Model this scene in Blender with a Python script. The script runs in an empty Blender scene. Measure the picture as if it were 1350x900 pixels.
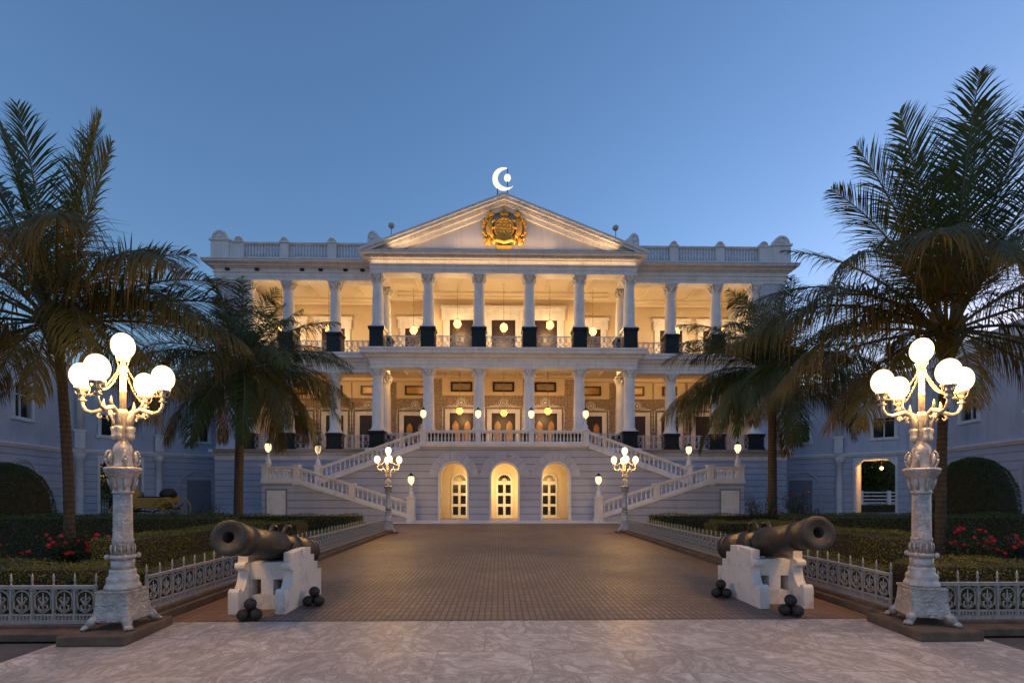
import bpy, bmesh, math, random
from mathutils import Vector, Matrix, Euler
R = math.radians
PI = math.pi
rnd = random.Random(7)
scene = bpy.context.scene
COL = scene.collection

# ------------------------------------------------------------------ camera
cam_d = bpy.data.cameras.new('camera')
cam = bpy.data.objects.new('camera', cam_d)
COL.objects.link(cam)
cam.location = (-0.32, 0.0, 1.65)
cam.rotation_euler = (R(90), 0, R(-1.1))
cam_d.sensor_width = 36.0
cam_d.lens = 640.0 / 1350.0 * 36.0
cam_d.shift_x = 0.0035
cam_d.shift_y = 198.0 / 1350.0
cam_d.clip_start = 0.1
cam_d.clip_end = 3000
scene.camera = cam

# ------------------------------------------------------------------ sky, dusk
SUN_EL, SUN_ROT = 1.0, 58.0
world = bpy.data.worlds.new('World')
scene.world = world
world.use_nodes = True
wn = world.node_tree
wn.nodes.clear()
w_out = wn.nodes.new('ShaderNodeOutputWorld')
w_bg = wn.nodes.new('ShaderNodeBackground')
sky = wn.nodes.new('ShaderNodeTexSky')
sky.sky_type = 'NISHITA'
sky.sun_disc = False
sky.sun_elevation = R(SUN_EL)
sky.sun_rotation = R(SUN_ROT)
sky.air_density = 1.0
sky.dust_density = 0.5
sky.ozone_density = 3.0
w_bg.inputs['Strength'].default_value = 0.15
w_tint = wn.nodes.new('ShaderNodeMix'); w_tint.data_type = 'RGBA'; w_tint.blend_type = 'MULTIPLY'
w_tint.inputs[0].default_value = 1.0
w_tint.inputs[7].default_value = (1.05, 0.93, 0.895, 1)
wn.links.new(sky.outputs['Color'], w_tint.inputs[6])
wn.links.new(w_tint.outputs[2], w_bg.inputs['Color'])
wn.links.new(w_bg.outputs[0], w_out.inputs[0])

sun_d = bpy.data.lights.new('last_daylight', 'SUN')
sun_d.energy = 0.02; sun_d.angle = R(20); sun_d.color = (1.0, 0.8, 0.65)
sun = bpy.data.objects.new('last_daylight', sun_d)
COL.objects.link(sun)
sun.rotation_euler = (R(90 - 3), 0, R(180 - SUN_ROT))
scene.view_settings.view_transform = 'Standard'
scene.view_settings.look = 'None'
scene.view_settings.gamma = 1.0
scene.view_settings.use_curve_mapping = False
scene.view_settings.exposure = 2.76
scene.render.engine = 'CYCLES'
scene.cycles.use_denoising = True
scene.cycles.max_bounces = 6
scene.cycles.diffuse_bounces = 4
scene.cycles.glossy_bounces = 3
scene.cycles.transmission_bounces = 3
scene.cycles.transparent_max_bounces = 6
scene.cycles.sample_clamp_indirect = 4.0
scene.cycles.caustics_reflective = False
scene.cycles.caustics_refractive = False

K = 2.0 ** -2.76            # lamp strength scale that goes with the exposure
WARM = (1.0, 0.62, 0.26)

# ------------------------------------------------------------------ helpers
def setp(o, label=None, cat=None, group=None, kind=None):
    if label: o['label'] = label
    if cat: o['category'] = cat
    if group: o['group'] = group
    if kind: o['kind'] = kind
    return o

def thing(name, label, cat, loc=(0, 0, 0), rz=0.0, group=None):
    o = bpy.data.objects.new(name, None)
    o.empty_display_size = 0.2
    COL.objects.link(o)
    o.location = loc
    o.rotation_euler = (0, 0, rz)
    return setp(o, label, cat, group)

def copy_tree(o, parent=None):
    c = o.copy()
    COL.objects.link(c)
    c.parent = parent
    for ch in list(o.children):
        copy_tree(ch, c)
    return c

def smooth_noise(r, a):
    return r.uniform(-a, a)

class MB:
    """collects shapes, then links them as one mesh object"""
    def __init__(s):
        s.v = []; s.f = []; s.sm = []; s.mi = []
        s.M = None; s.cur = 0
    def add(s, vs, fs, smooth=False):
        b = len(s.v)
        if s.M is not None:
            vs = [s.M @ Vector(p) for p in vs]
        s.v.extend([tuple(p) for p in vs])
        for f in fs:
            s.f.append(tuple(i + b for i in f)); s.sm.append(smooth); s.mi.append(s.cur)
        return s
    def box(s, x0, x1, y0, y1, z0, z1):
        v = [(x0, y0, z0), (x1, y0, z0), (x1, y1, z0), (x0, y1, z0), (x0, y0, z1), (x1, y0, z1), (x1, y1, z1), (x0, y1, z1)]
        f = [(0, 3, 2, 1), (4, 5, 6, 7), (0, 1, 5, 4), (1, 2, 6, 5), (2, 3, 7, 6), (3, 0, 4, 7)]
        return s.add(v, f)
    def cbox(s, cx, cy, cz, sx, sy, sz):
        return s.box(cx - sx / 2, cx + sx / 2, cy - sy / 2, cy + sy / 2, cz - sz / 2, cz + sz / 2)
    def frustum(s, h0, z0, h1, z1, cx=0, cy=0):
        v = [(cx - h0, cy - h0, z0), (cx + h0, cy - h0, z0), (cx + h0, cy + h0, z0), (cx - h0, cy + h0, z0),
             (cx - h1, cy - h1, z1), (cx + h1, cy - h1, z1), (cx + h1, cy + h1, z1), (cx - h1, cy + h1, z1)]
        f = [(0, 3, 2, 1), (4, 5, 6, 7), (0, 1, 5, 4), (1, 2, 6, 5), (2, 3, 7, 6), (3, 0, 4, 7)]
        return s.add(v, f)
    def lathe(s, prof, cx=0, cy=0, cz=0, n=16, smooth=True, rot=0.0, fl=0.0, nf=0):
        v = []; f = []
        m = len(prof)
        for (r, z) in prof:
            for i in range(n):
                a = 2 * PI * i / n + rot
                rr = r * (1 + fl * math.cos(nf * a)) if fl else r
                v.append((cx + rr * math.cos(a), cy + rr * math.sin(a), cz + z))
        for j in range(m - 1):
            for i in range(n):
                k = (i + 1) % n
                f.append((j * n + i, j * n + k, (j + 1) * n + k, (j + 1) * n + i))
        f.append(tuple(range(n - 1, -1, -1)))
        f.append(tuple((m - 1) * n + i for i in range(n)))
        return s.add(v, f, smooth)
    def tube(s, pts, rad, n=6, smooth=True):
        pts = [Vector(p) for p in pts]
        m = len(pts)
        if not hasattr(rad, '__len__'): rad = [rad] * m
        v = []; f = []
        t0 = (pts[1] - pts[0]).normalized()
        up = Vector((0, 0, 1)) if abs(t0.z) < 0.9 else Vector((1, 0, 0))
        side = t0.cross(up).normalized()
        for i, p in enumerate(pts):
            if i == 0: t = pts[1] - pts[0]
            elif i == m - 1: t = pts[-1] - pts[-2]
            else: t = pts[i + 1] - pts[i - 1]
            t = t.normalized()
            side = (side - t * side.dot(t))
            side = side.normalized() if side.length > 1e-6 else t.orthogonal().normalized()
            nrm = side.cross(t)
            for k in range(n):
                a = 2 * PI * k / n
                v.append(p + (side * math.cos(a) + nrm * math.sin(a)) * rad[i])
        for j in range(m - 1):
            for i in range(n):
                k = (i + 1) % n
                f.append((j * n + i, j * n + k, (j + 1) * n + k, (j + 1) * n + i))
        f.append(tuple(range(n - 1, -1, -1)))
        f.append(tuple((m - 1) * n + i for i in range(n)))
        return s.add(v, f, smooth)
    def ring(s, c, r, t, n=16, k=5, plane='xz', a0=0.0, a1=2 * PI):
        full = abs(a1 - a0 - 2 * PI) < 1e-6
        pts = []
        for i in range(n + 1):
            a = a0 + (a1 - a0) * i / n
            if plane == 'xz': pts.append((c[0] + r * math.cos(a), c[1], c[2] + r * math.sin(a)))
            elif plane == 'yz': pts.append((c[0], c[1] + r * math.cos(a), c[2] + r * math.sin(a)))
            else: pts.append((c[0] + r * math.cos(a), c[1] + r * math.sin(a), c[2]))
        return s.tube(pts, t, k)
    def sphere(s, c, r, nu=14, nv=9, sc=(1, 1, 1), smooth=True):
        v = [(c[0], c[1], c[2] - r * sc[2])]; f = []
        for j in range(1, nv):
            ph = -PI / 2 + PI * j / nv
            for i in range(nu):
                a = 2 * PI * i / nu
                v.append((c[0] + r * sc[0] * math.cos(ph) * math.cos(a), c[1] + r * sc[1] * math.cos(ph) * math.sin(a), c[2] + r * sc[2] * math.sin(ph)))
        v.append((c[0], c[1], c[2] + r * sc[2]))
        for i in range(nu):
            k = (i + 1) % nu
            f.append((0, 1 + k, 1 + i))
            f.append((len(v) - 1, 1 + (nv - 2) * nu + i, 1 + (nv - 2) * nu + k))
        for j in range(nv - 2):
            for i in range(nu):
                k = (i + 1) % nu
                f.append((1 + j * nu + i, 1 + j * nu + k, 1 + (j + 1) * nu + k, 1 + (j + 1) * nu + i))
        return s.add(v, f, smooth)
    def prism_xz(s, poly, y0, y1):
        n = len(poly)
        v = [(x, y0, z) for x, z in poly] + [(x, y1, z) for x, z in poly]
        f = [tuple(range(n)), tuple(range(2 * n - 1, n - 1, -1))]
        for i in range(n):
            k = (i + 1) % n
            f.append((i, i + n, k + n, k))
        return s.add(v, f)
    def prism_yz(s, poly, x0, x1):
        n = len(poly)
        v = [(x0, y, z) for y, z in poly] + [(x1, y, z) for y, z in poly]
        f = [tuple(range(n)), tuple(range(2 * n - 1, n - 1, -1))]
        for i in range(n):
            k = (i + 1) % n
            f.append((i, i + n, k + n, k))
        return s.add(v, f)
    def prism_xy(s, poly, z0, z1):
        n = len(poly)
        v = [(x, y, z0) for x, y in poly] + [(x, y, z1) for x, y in poly]
        f = [tuple(range(n - 1, -1, -1)), tuple(range(n, 2 * n))]
        for i in range(n):
            k = (i + 1) % n
            f.append((i, k, k + n, i + n))
        return s.add(v, f)
    def sweep(s, path, prof):
        """closed profile (outward, z) swept along an axis-aligned plan path, outside on the right hand"""
        n = len(prof); m = len(path)
        ns = []
        for i in range(m - 1):
            dx, dy = path[i + 1][0] - path[i][0], path[i + 1][1] - path[i][1]
            l = math.hypot(dx, dy)
            ns.append((dy / l, -dx / l))
        v = []; f = []
        for i in range(m):
            if i == 0: o = ns[0]
            elif i == m - 1: o = ns[-1]
            else:
                a, b = ns[i - 1], ns[i]
                d = 1 + a[0] * b[0] + a[1] * b[1]
                o = ((a[0] + b[0]) / d, (a[1] + b[1]) / d)
            for (q, z) in prof:
                v.append((path[i][0] + o[0] * q, path[i][1] + o[1] * q, z))
        for i in range(m - 1):
            for j in range(n):
                k = (j + 1) % n
                f.append((i * n + j, (i + 1) * n + j, (i + 1) * n + k, i * n + k))
        f.append(tuple(range(n)))
        f.append(tuple((m - 1) * n + j for j in range(n - 1, -1, -1)))
        return s.add(v, f)
    def wall_xz(s, x0, x1, z0, z1, y0, y1, ops, seg=20):
        """wall between y0 (front) and y1 with openings (centre, half width, bottom, spring or top, arched)"""
        x = x0
        for (xc, hw, zb, zs, arch) in sorted(ops):
            if xc - hw > x + 1e-4:
                s.prism_xz([(x, z0), (xc - hw, z0), (xc - hw, z1), (x, z1)], y0, y1)
            if zb > z0 + 1e-4:
                s.prism_xz([(xc - hw, z0), (xc + hw, z0), (xc + hw, zb), (xc - hw, zb)], y0, y1)
            if arch:
                for i in range(seg):
                    a, b = PI - PI * i / seg, PI - PI * (i + 1) / seg
                    xa, za = xc + hw * math.cos(a), zs + hw * math.sin(a)
                    xb, zb2 = xc + hw * math.cos(b), zs + hw * math.sin(b)
                    s.prism_xz([(xa, za), (xb, zb2), (xb, z1), (xa, z1)], y0, y1)
            else:
                s.prism_xz([(xc - hw, zs), (xc + hw, zs), (xc + hw, z1), (xc - hw, z1)], y0, y1)
            x = xc + hw
        if x1 > x + 1e-4:
            s.prism_xz([(x, z0), (x1, z0), (x1, z1), (x, z1)], y0, y1)
        return s
    def build(s, name, mats, parent=None, bevel=0.0, fix=True, weld=False):
        me = bpy.data.meshes.new(name)
        me.from_pydata(s.v, [], s.f)
        if not isinstance(mats, (list, tuple)): mats = [mats]
        for m in mats: me.materials.append(m)
        me.polygons.foreach_set('use_smooth', s.sm)
        me.polygons.foreach_set('material_index', s.mi)
        if fix or bevel or weld:
            bm = bmesh.new(); bm.from_mesh(me)
            if weld: bmesh.ops.remove_doubles(bm, verts=bm.verts, dist=1e-4)
            if bevel:
                es = [e for e in bm.edges if len(e.link_faces) == 2 and e.calc_face_angle(0) > 0.6]
                bmesh.ops.bevel(bm, geom=es, offset=bevel, segments=2, affect='EDGES', profile=0.6)
            if fix: bmesh.ops.recalc_face_normals(bm, faces=bm.faces)
            bm.to_mesh(me); bm.free()
        me.update()
        o = bpy.data.objects.new(name, me)
        COL.objects.link(o)
        if parent is not None: o.parent = parent
        return o

def link_mesh(name, me, parent=None, loc=(0, 0, 0), rz=0.0):
    o = bpy.data.objects.new(name, me)
    COL.objects.link(o)
    o.parent = parent
    o.location = loc
    o.rotation_euler = (0, 0, rz)
    return o

# ------------------------------------------------------------------ materials
class NT:
    def __init__(s, name):
        s.m = bpy.data.materials.new(name)
        s.m.use_nodes = True
        s.t = s.m.node_tree
        s.p = s.t.nodes['Principled BSDF']
        s.o = s.t.nodes['Material Output']
    def n(s, typ, **kw):
        nd = s.t.nodes.new(typ)
        for k, v in kw.items():
            if k in nd.inputs: nd.inputs[k].default_value = v
            else: setattr(nd, k, v)
        return nd
    def l(s, a, b): s.t.links.new(a, b)
    def math(s, op, a, b=None, c=None):
        nd = s.t.nodes.new('ShaderNodeMath'); nd.operation = op
        for i, x in enumerate((a, b, c)):
            if x is None: continue
            if isinstance(x, (int, float)): nd.inputs[i].default_value = x
            else: s.l(x, nd.inputs[i])
        return nd.outputs[0]
    def mixc(s, fac, a, b, blend='MIX'):
        nd = s.t.nodes.new('ShaderNodeMix'); nd.data_type = 'RGBA'; nd.blend_type = blend
        if isinstance(fac, (int, float)): nd.inputs[0].default_value = fac
        else: s.l(fac, nd.inputs[0])
        for i, x in ((6, a), (7, b)):
            if isinstance(x, (tuple, list)): nd.inputs[i].default_value = (x[0], x[1], x[2], 1)
            else: s.l(x, nd.inputs[i])
        return nd.outputs[2]
    def pos(s, obj=True):
        if obj: return s.t.nodes.new('ShaderNodeTexCoord').outputs['Object']
        return s.t.nodes.new('ShaderNodeNewGeometry').outputs['Position']
    def noise(s, co, scale, detail=4, rough=0.55):
        nd = s.n('ShaderNodeTexNoise', Scale=scale, Detail=detail, Roughness=rough)
        s.l(co, nd.inputs['Vector'])
        return nd.outputs['Fac']
    def ramp(s, f, a, b):
        nd = s.t.nodes.new('ShaderNodeMapRange')
        nd.inputs[1].default_value = a; nd.inputs[2].default_value = b
        s.l(f, nd.inputs[0])
        return nd.outputs[0]

def c3(c): return (c[0], c[1], c[2], 1)

def M_plain(name, col, rough=0.6, metal=0.0, var=0.15, vs=3.0, bump=0.0, bs=30.0, spec=0.5, world_co=False, dirt=None, streak=0.0, bd=0.02):
    k = NT(name)
    co = k.pos(not world_co)
    f = k.noise(co, vs)
    f2 = k.noise(co, vs * 7.3)
    a = tuple(c * (1 - var) for c in col); b = tuple(min(1, c * (1 + var * 0.7)) for c in col)
    m = k.mixc(k.ramp(f, 0.3, 0.7), a, b)
    m = k.mixc(k.math('MULTIPLY', k.ramp(f2, 0.45, 0.8), 0.5), m, a)
    if dirt:
        d = k.noise(co, dirt[1], 6, 0.7)
        m = k.mixc(k.math('MULTIPLY', k.ramp(d, 0.52, 0.72), dirt[2]), m, dirt[0])
    if streak:
        sv = k.n('ShaderNodeVectorMath', operation='MULTIPLY'); sv.inputs[1].default_value = (3.2, 3.2, 0.22)
        k.l(co, sv.inputs[0])
        m = k.mixc(k.math('MULTIPLY', k.ramp(k.noise(sv.outputs[0], 1.0, 6, 0.7), 0.5, 0.72), streak), m, tuple(c * 0.5 for c in col))
    k.l(m, k.p.inputs['Base Color'])
    k.p.inputs['Roughness'].default_value = rough
    k.p.inputs['Metallic'].default_value = metal
    k.p.inputs['Specular IOR Level'].default_value = spec
    rr = k.math('ADD', k.math('MULTIPLY', k.ramp(f2, 0.2, 0.8), 0.2), rough - 0.1)
    k.l(rr, k.p.inputs['Roughness'])
    if bump:
        bn = k.n('ShaderNodeBump', Strength=bump, Distance=bd)
        k.l(k.noise(co, bs, 5), bn.inputs['Height'])
        k.l(bn.outputs[0], k.p.inputs['Normal'])
    return k.m

def M_emit(name, col, strength, clear=0.0):
    """glowing opal glass: gives its own light and lets the lamp inside shine through"""
    k = NT(name)
    em = k.n('ShaderNodeEmission', Strength=strength); em.inputs[0].default_value = c3(col)
    tr = k.n('ShaderNodeBsdfTransparent')
    mx = k.n('ShaderNodeMixShader'); mx.inputs[0].default_value = 1.0 - clear
    k.l(tr.outputs[0], mx.inputs[1]); k.l(em.outputs[0], mx.inputs[2])
    k.l(mx.outputs[0], k.o.inputs[0])
    return k.m

def glow(par, loc, watts, col, radius):
    ld = bpy.data.lights.new('bulb', 'POINT'); ld.energy = watts; ld.color = col; ld.shadow_soft_size = radius
    o = bpy.data.objects.new('bulb', ld); COL.objects.link(o); o.parent = par; o.location = loc
    return o

def M_rustic(name, col, pitch=0.42, groove=0.03, z0=0.0, blocks=None):
    """plaster coursed with recessed joints"""
    k = NT(name)
    co = k.pos(False)
    sx = k.n('ShaderNodeSeparateXYZ'); k.l(co, sx.inputs[0])
    z = k.math('SUBTRACT', sx.outputs[2], z0)
    fr = k.math('FRACT', k.math('DIVIDE', z, pitch))
    d = k.math('MULTIPLY', k.math('SUBTRACT', 0.5, k.math('ABSOLUTE', k.math('SUBTRACT', fr, 0.5))), pitch)
    h = k.math('MINIMUM', k.math('DIVIDE', d, groove), 1.0)
    f = k.noise(co, 0.8, 5); f2 = k.noise(co, 9.0, 5)
    stv = k.n('ShaderNodeVectorMath', operation='MULTIPLY'); stv.inputs[1].default_value = (2.5, 2.5, 0.18)
    k.l(co, stv.inputs[0])
    streak = k.noise(stv.outputs[0], 1.0, 5, 0.65)
    a = tuple(c * 0.86 for c in col); b = tuple(c * 1.08 for c in col)
    m = k.mixc(k.ramp(f, 0.3, 0.7), a, b)
    m = k.mixc(k.math('MULTIPLY', k.ramp(streak, 0.5, 0.75), 0.28), m, tuple(c * 0.6 for c in col))
    m = k.mixc(k.math('MULTIPLY', k.math('SUBTRACT', 1.0, h), 0.55), m, tuple(c * 0.45 for c in col))
    k.l(m, k.p.inputs['Base Color'])
    k.p.inputs['Roughness'].default_value = 0.75
    bn = k.n('ShaderNodeBump', Strength=1.0, Distance=0.03)
    hh = k.math('ADD', h, k.math('MULTIPLY', f2, 0.12))
    k.l(hh, bn.inputs['Height']); k.l(bn.outputs[0], k.p.inputs['Normal'])
    return k.m

def M_leaf(name, c1, c2, trans=0.3, rough=0.45):
    k = NT(name)
    oi = k.t.nodes.new('ShaderNodeNewGeometry')
    co = k.pos(False)
    f = k.noise(co, 1.7, 3)
    r = oi.outputs['Random Per Island']
    m = k.mixc(r, c1, c2)
    obr = k.t.nodes.new('ShaderNodeObjectInfo').outputs['Random']
    m = k.mixc(k.math('MULTIPLY', k.ramp(obr, 0.45, 1.0), 0.5), m, (c2[0] * 1.25, c2[1] * 0.95, c2[2]))
    m = k.mixc(k.math('MULTIPLY', k.ramp(obr, 0.5, 0.0), 0.4), m, (c1[0] * 0.7, c1[1] * 0.95, c1[2]))
    m = k.mixc(k.math('MULTIPLY', k.ramp(f, 0.35, 0.7), 0.45), m, tuple(c * 0.55 for c in c1))
    k.l(m, k.p.inputs['Base Color'])
    k.p.inputs['Roughness'].default_value = rough
    k.p.inputs['Specular IOR Level'].default_value = 0.3
    tr = k.n('ShaderNodeBsdfTranslucent'); k.l(m, tr.inputs[0])
    mx = k.n('ShaderNodeMixShader'); mx.inputs[0].default_value = trans
    k.l(k.p.outputs[0], mx.inputs[1]); k.l(tr.outputs[0], mx.inputs[2])
    k.l(mx.outputs[0], k.o.inputs[0])
    return k.m

def M_marble():
    k = NT('marble_paving')
    co = k.pos(False)
    br = k.n('ShaderNodeTexBrick', Scale=1.0)
    br.inputs['Brick Width'].default_value = 0.95; br.inputs['Row Height'].default_value = 0.63
    br.inputs['Mortar Size'].default_value = 0.006; br.inputs['Mortar Smooth'].default_value = 0.2
    br.inputs['Color1'].default_value = (0, 0, 0, 1); br.inputs['Color2'].default_value = (1, 1, 1, 1)
    br.inputs['Mortar'].default_value = (0.5, 0.5, 0.5, 1)
    br.offset = 0.5
    k.l(co, br.inputs['Vector'])
    tile = k.n('ShaderNodeSeparateColor'); k.l(br.outputs['Color'], tile.inputs[0])
    tv = tile.outputs[0]
    off = k.n('ShaderNodeCombineXYZ')
    k.l(k.math('MULTIPLY', tv, 9.0), off.inputs[0]); k.l(k.math('MULTIPLY', tv, 5.0), off.inputs[2])
    rot = k.n('ShaderNodeVectorRotate', rotation_type='Z_AXIS')
    k.l(co, rot.inputs['Vector']); k.l(k.math('MULTIPLY', tv, 2.2), rot.inputs['Angle'])
    vm = k.n('ShaderNodeVectorMath', operation='ADD'); k.l(rot.outputs[0], vm.inputs[0]); k.l(off.outputs[0], vm.inputs[1])
    st = k.n('ShaderNodeVectorMath', operation='MULTIPLY'); st.inputs[1].default_value = (1.5, 2.3, 1.0)
    k.l(vm.outputs[0], st.inputs[0])
    wv = k.n('ShaderNodeTexNoise', Scale=1.35, Detail=9.0, Roughness=0.68, Distortion=0.9); k.l(st.outputs[0], wv.inputs['Vector'])
    vein = k.math('SUBTRACT', 1.0, k.math('MINIMUM', k.math('MULTIPLY', k.math('ABSOLUTE', k.math('SUBTRACT', wv.outputs['Fac'], 0.5)), 13.0), 1.0))
    wv2 = k.n('ShaderNodeTexNoise', Scale=3.4, Detail=8.0, Roughness=0.66, Distortion=1.3); k.l(st.outputs[0], wv2.inputs['Vector'])
    vein2 = k.math('SUBTRACT', 1.0, k.math('MINIMUM', k.math('MULTIPLY', k.math('ABSOLUTE', k.math('SUBTRACT', wv2.outputs['Fac'], 0.48)), 11.0), 1.0))
    cloud = k.noise(st.outputs[0], 1.1, 4)
    base = k.mixc(k.ramp(cloud, 0.3, 0.7), (0.56, 0.505, 0.45), (0.79, 0.74, 0.68))
    base = k.mixc(k.math('MULTIPLY', tv, 0.5), base, (0.44, 0.39, 0.345))
    base = k.mixc(k.math('MULTIPLY', vein, 0.6), base, (0.2, 0.165, 0.155))
    base = k.mixc(k.math('MULTIPLY', vein2, 0.45), base, (0.26, 0.22, 0.2))
    dirt = k.noise(co, 0.6, 5)
    base = k.mixc(k.math('MULTIPLY', k.ramp(dirt, 0.5, 0.75), 0.25), base, (0.3, 0.25, 0.22))
    base = k.mixc(k.math('MULTIPLY', br.outputs['Fac'], 0.5), base, (0.2, 0.165, 0.14))
    k.l(base, k.p.inputs['Base Color'])
    k.l(k.math('ADD', 0.3, k.math('MULTIPLY', dirt, 0.35)), k.p.inputs['Roughness'])
    k.p.inputs['Specular IOR Level'].default_value = 0.35
    bn = k.n('ShaderNodeBump', Strength=0.25, Distance=0.004)
    k.l(k.math('SUBTRACT', k.math('MULTIPLY', k.noise(co, 30, 3), 0.3), br.outputs['Fac']), bn.inputs['Height'])
    k.l(bn.outputs[0], k.p.inputs['Normal'])
    return k.m

def M_setts(name, c1, c2, mortar, w, h, ms, swap=False):
    k = NT(name)
    co = k.pos(False)
    if swap:
        mp = k.n('ShaderNodeVectorRotate', rotation_type='Z_AXIS'); mp.inputs['Angle'].default_value = PI / 2
        k.l(co, mp.inputs['Vector']); cv = mp.outputs[0]
    else: cv = co
    br = k.n('ShaderNodeTexBrick', Scale=1.0)
    br.inputs['Brick Width'].default_value = w; br.inputs['Row Height'].default_value = h
    br.inputs['Mortar Size'].default_value = ms; br.inputs['Mortar Smooth'].default_value = 0.3
    br.inputs['Color1'].default_value = c3(c1); br.inputs['Color2'].default_value = c3(c2)
    br.inputs['Mortar'].default_value = c3(mortar)
    br.offset = 0.0
    k.l(cv, br.inputs['Vector'])
    f = k.noise(co, 0.45, 7, 0.68); f2 = k.noise(co, 14, 4)
    m = k.mixc(k.math('MULTIPLY', k.ramp(f, 0.42, 0.66), 0.6), br.outputs['Color'], tuple(c * 0.55 for c in c1))
    m = k.mixc(k.math('MULTIPLY', k.ramp(f2, 0.4, 0.8), 0.35), m, tuple(c * 1.3 for c in c2))
    k.l(m, k.p.inputs['Base Color'])
    k.l(k.math('ADD', 0.45, k.math('MULTIPLY', f, 0.3)), k.p.inputs['Roughness'])
    bn = k.n('ShaderNodeBump', Strength=0.6, Distance=0.01)
    k.l(k.math('SUBTRACT', k.math('MULTIPLY', f2, 0.3), br.outputs['Fac']), bn.inputs['Height'])
    k.l(bn.outputs[0], k.p.inputs['Normal'])
    return k.m

def M_damask(name):
    k = NT(name)
    co = k.pos(False)
    v = k.n('ShaderNodeTexVoronoi', Scale=4.2); v.inputs['Randomness'].default_value = 0.25
    k.l(co, v.inputs['Vector'])
    w = k.n('ShaderNodeTexNoise', Scale=9.0, Detail=2.0); k.l(co, w.inputs['Vector'])
    m = k.mixc(k.ramp(v.outputs['Distance'], 0.25, 0.45), (0.34, 0.25, 0.19), (0.22, 0.17, 0.14))
    m = k.mixc(k.math('MULTIPLY', k.ramp(w.outputs['Fac'], 0.5, 0.6), 0.5), m, (0.42, 0.33, 0.25))
    k.l(m, k.p.inputs['Base Color']); k.p.inputs['Roughness'].default_value = 0.7
    return k.m

def M_trunk(name, c1, c2, pitch):
    k = NT(name)
    co = k.pos(True)
    sx = k.n('ShaderNodeSeparateXYZ'); k.l(co, sx.inputs[0])
    wob = k.noise(co, 5, 3)
    fr = k.math('FRACT', k.math('ADD', k.math('DIVIDE', sx.outputs[2], pitch), k.math('MULTIPLY', wob, 0.7)))
    st = k.n('ShaderNodeVectorMath', operation='MULTIPLY'); st.inputs[1].default_value = (26, 26, 3)
    k.l(co, st.inputs[0])
    f = k.noise(st.outputs[0], 1, 4)
    m = k.mixc(k.ramp(fr, 0.0, 0.5), c1, c2)
    m = k.mixc(k.math('MULTIPLY', k.ramp(f, 0.4, 0.7), 0.6), m, tuple(c * 0.5 for c in c1))
    k.l(m, k.p.inputs['Base Color']); k.p.inputs['Roughness'].default_value = 0.85
    bn = k.n('ShaderNodeBump', Strength=0.9, Distance=0.02)
    k.l(k.math('ADD', fr, k.math('MULTIPLY', f, 0.5)), bn.inputs['Height']); k.l(bn.outputs[0], k.p.inputs['Normal'])
    return k.m

MT = {}
MT['rustic'] = M_rustic('rusticated_plaster', (0.42, 0.435, 0.52), 0.40)
MT['court'] = M_rustic('court_plaster', (0.47, 0.5, 0.6), 0.46)
MT['plain_wall'] = M_plain('smooth_plaster', (0.49, 0.51, 0.6), 0.75, var=0.12, vs=0.7, bump=0.1, bs=8, world_co=True, streak=0.4)
MT['white'] = M_plain('white_painted_stone', (0.74, 0.73, 0.75), 0.55, var=0.1, vs=1.3, bump=0.12, bs=14, world_co=True, dirt=((0.35, 0.32, 0.3), 2.2, 0.35), streak=0.4)
MT['cream'] = M_plain('cream_plaster', (0.66, 0.55, 0.42), 0.7, var=0.08, vs=0.6, bump=0.06, bs=10, world_co=True)
MT['ceiling'] = M_plain('ceiling_plaster', (0.84, 0.76, 0.62), 0.7, var=0.06, vs=0.5, world_co=True)
MT['damask'] = M_damask('patterned_wall_cloth')
MT['dark_marble'] = M_plain('dark_marble', (0.012, 0.016, 0.019), 0.42, var=0.5, vs=4, spec=0.25, world_co=True)
MT['wood'] = M_plain('dark_door_wood', (0.032, 0.014, 0.01), 0.4, var=0.4, vs=2.5, world_co=True)
MT['dark_glass'] = M_plain('dark_window_glass', (0.012, 0.013, 0.017), 0.12, var=0.3, world_co=True)
MT['amber_glass'] = M_plain('amber_window_glass', (0.45, 0.24, 0.07), 0.3, var=0.45, vs=1.5, world_co=True)
MT['grey_glass'] = M_plain('pale_blind_glass', (0.3, 0.25, 0.19), 0.4, var=0.3, vs=2.5, world_co=True)
MT['gold'] = M_plain('gilding', (0.9, 0.47, 0.08), 0.45, metal=0.3, var=0.3, vs=8, bump=0.5, bs=40)
MT['silver'] = M_plain('silver_painted_iron', (0.56, 0.52, 0.5), 0.42, metal=0.45, var=0.22, vs=9, bump=0.5, bs=45, dirt=((0.1, 0.08, 0.06), 20, 0.35))
MT['silver_rel'] = M_plain('silver_relief_iron', (0.56, 0.52, 0.5), 0.38, metal=0.5, var=0.3, vs=10, bump=1.0, bs=30, bd=0.03, dirt=((0.09, 0.075, 0.06), 30, 0.4))
MT['fence'] = M_plain('grey_painted_iron', (0.46, 0.43, 0.4), 0.5, metal=0.3, var=0.25, vs=6, bump=0.2, bs=40, dirt=((0.1, 0.07, 0.05), 9, 0.4))
MT['bronze'] = M_plain('old_gun_bronze', (0.072, 0.062, 0.052), 0.44, metal=0.5, var=0.35, vs=5, bump=0.55, bs=60, dirt=((0.045, 0.042, 0.034), 6, 0.75))
MT['whitewash'] = M_plain('whitewashed_masonry', (0.77, 0.72, 0.67), 0.7, var=0.08, vs=3, bump=0.3, bs=25, dirt=((0.3, 0.23, 0.17), 4.5, 0.55), streak=0.2)
MT['iron'] = M_plain('rusted_iron_ball', (0.035, 0.031, 0.03), 0.6, metal=0.3, var=0.4, vs=9, bump=0.7, bs=40)
MT['blackmetal'] = M_plain('black_metal', (0.02, 0.02, 0.022), 0.45, metal=0.5, var=0.2)
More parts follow.
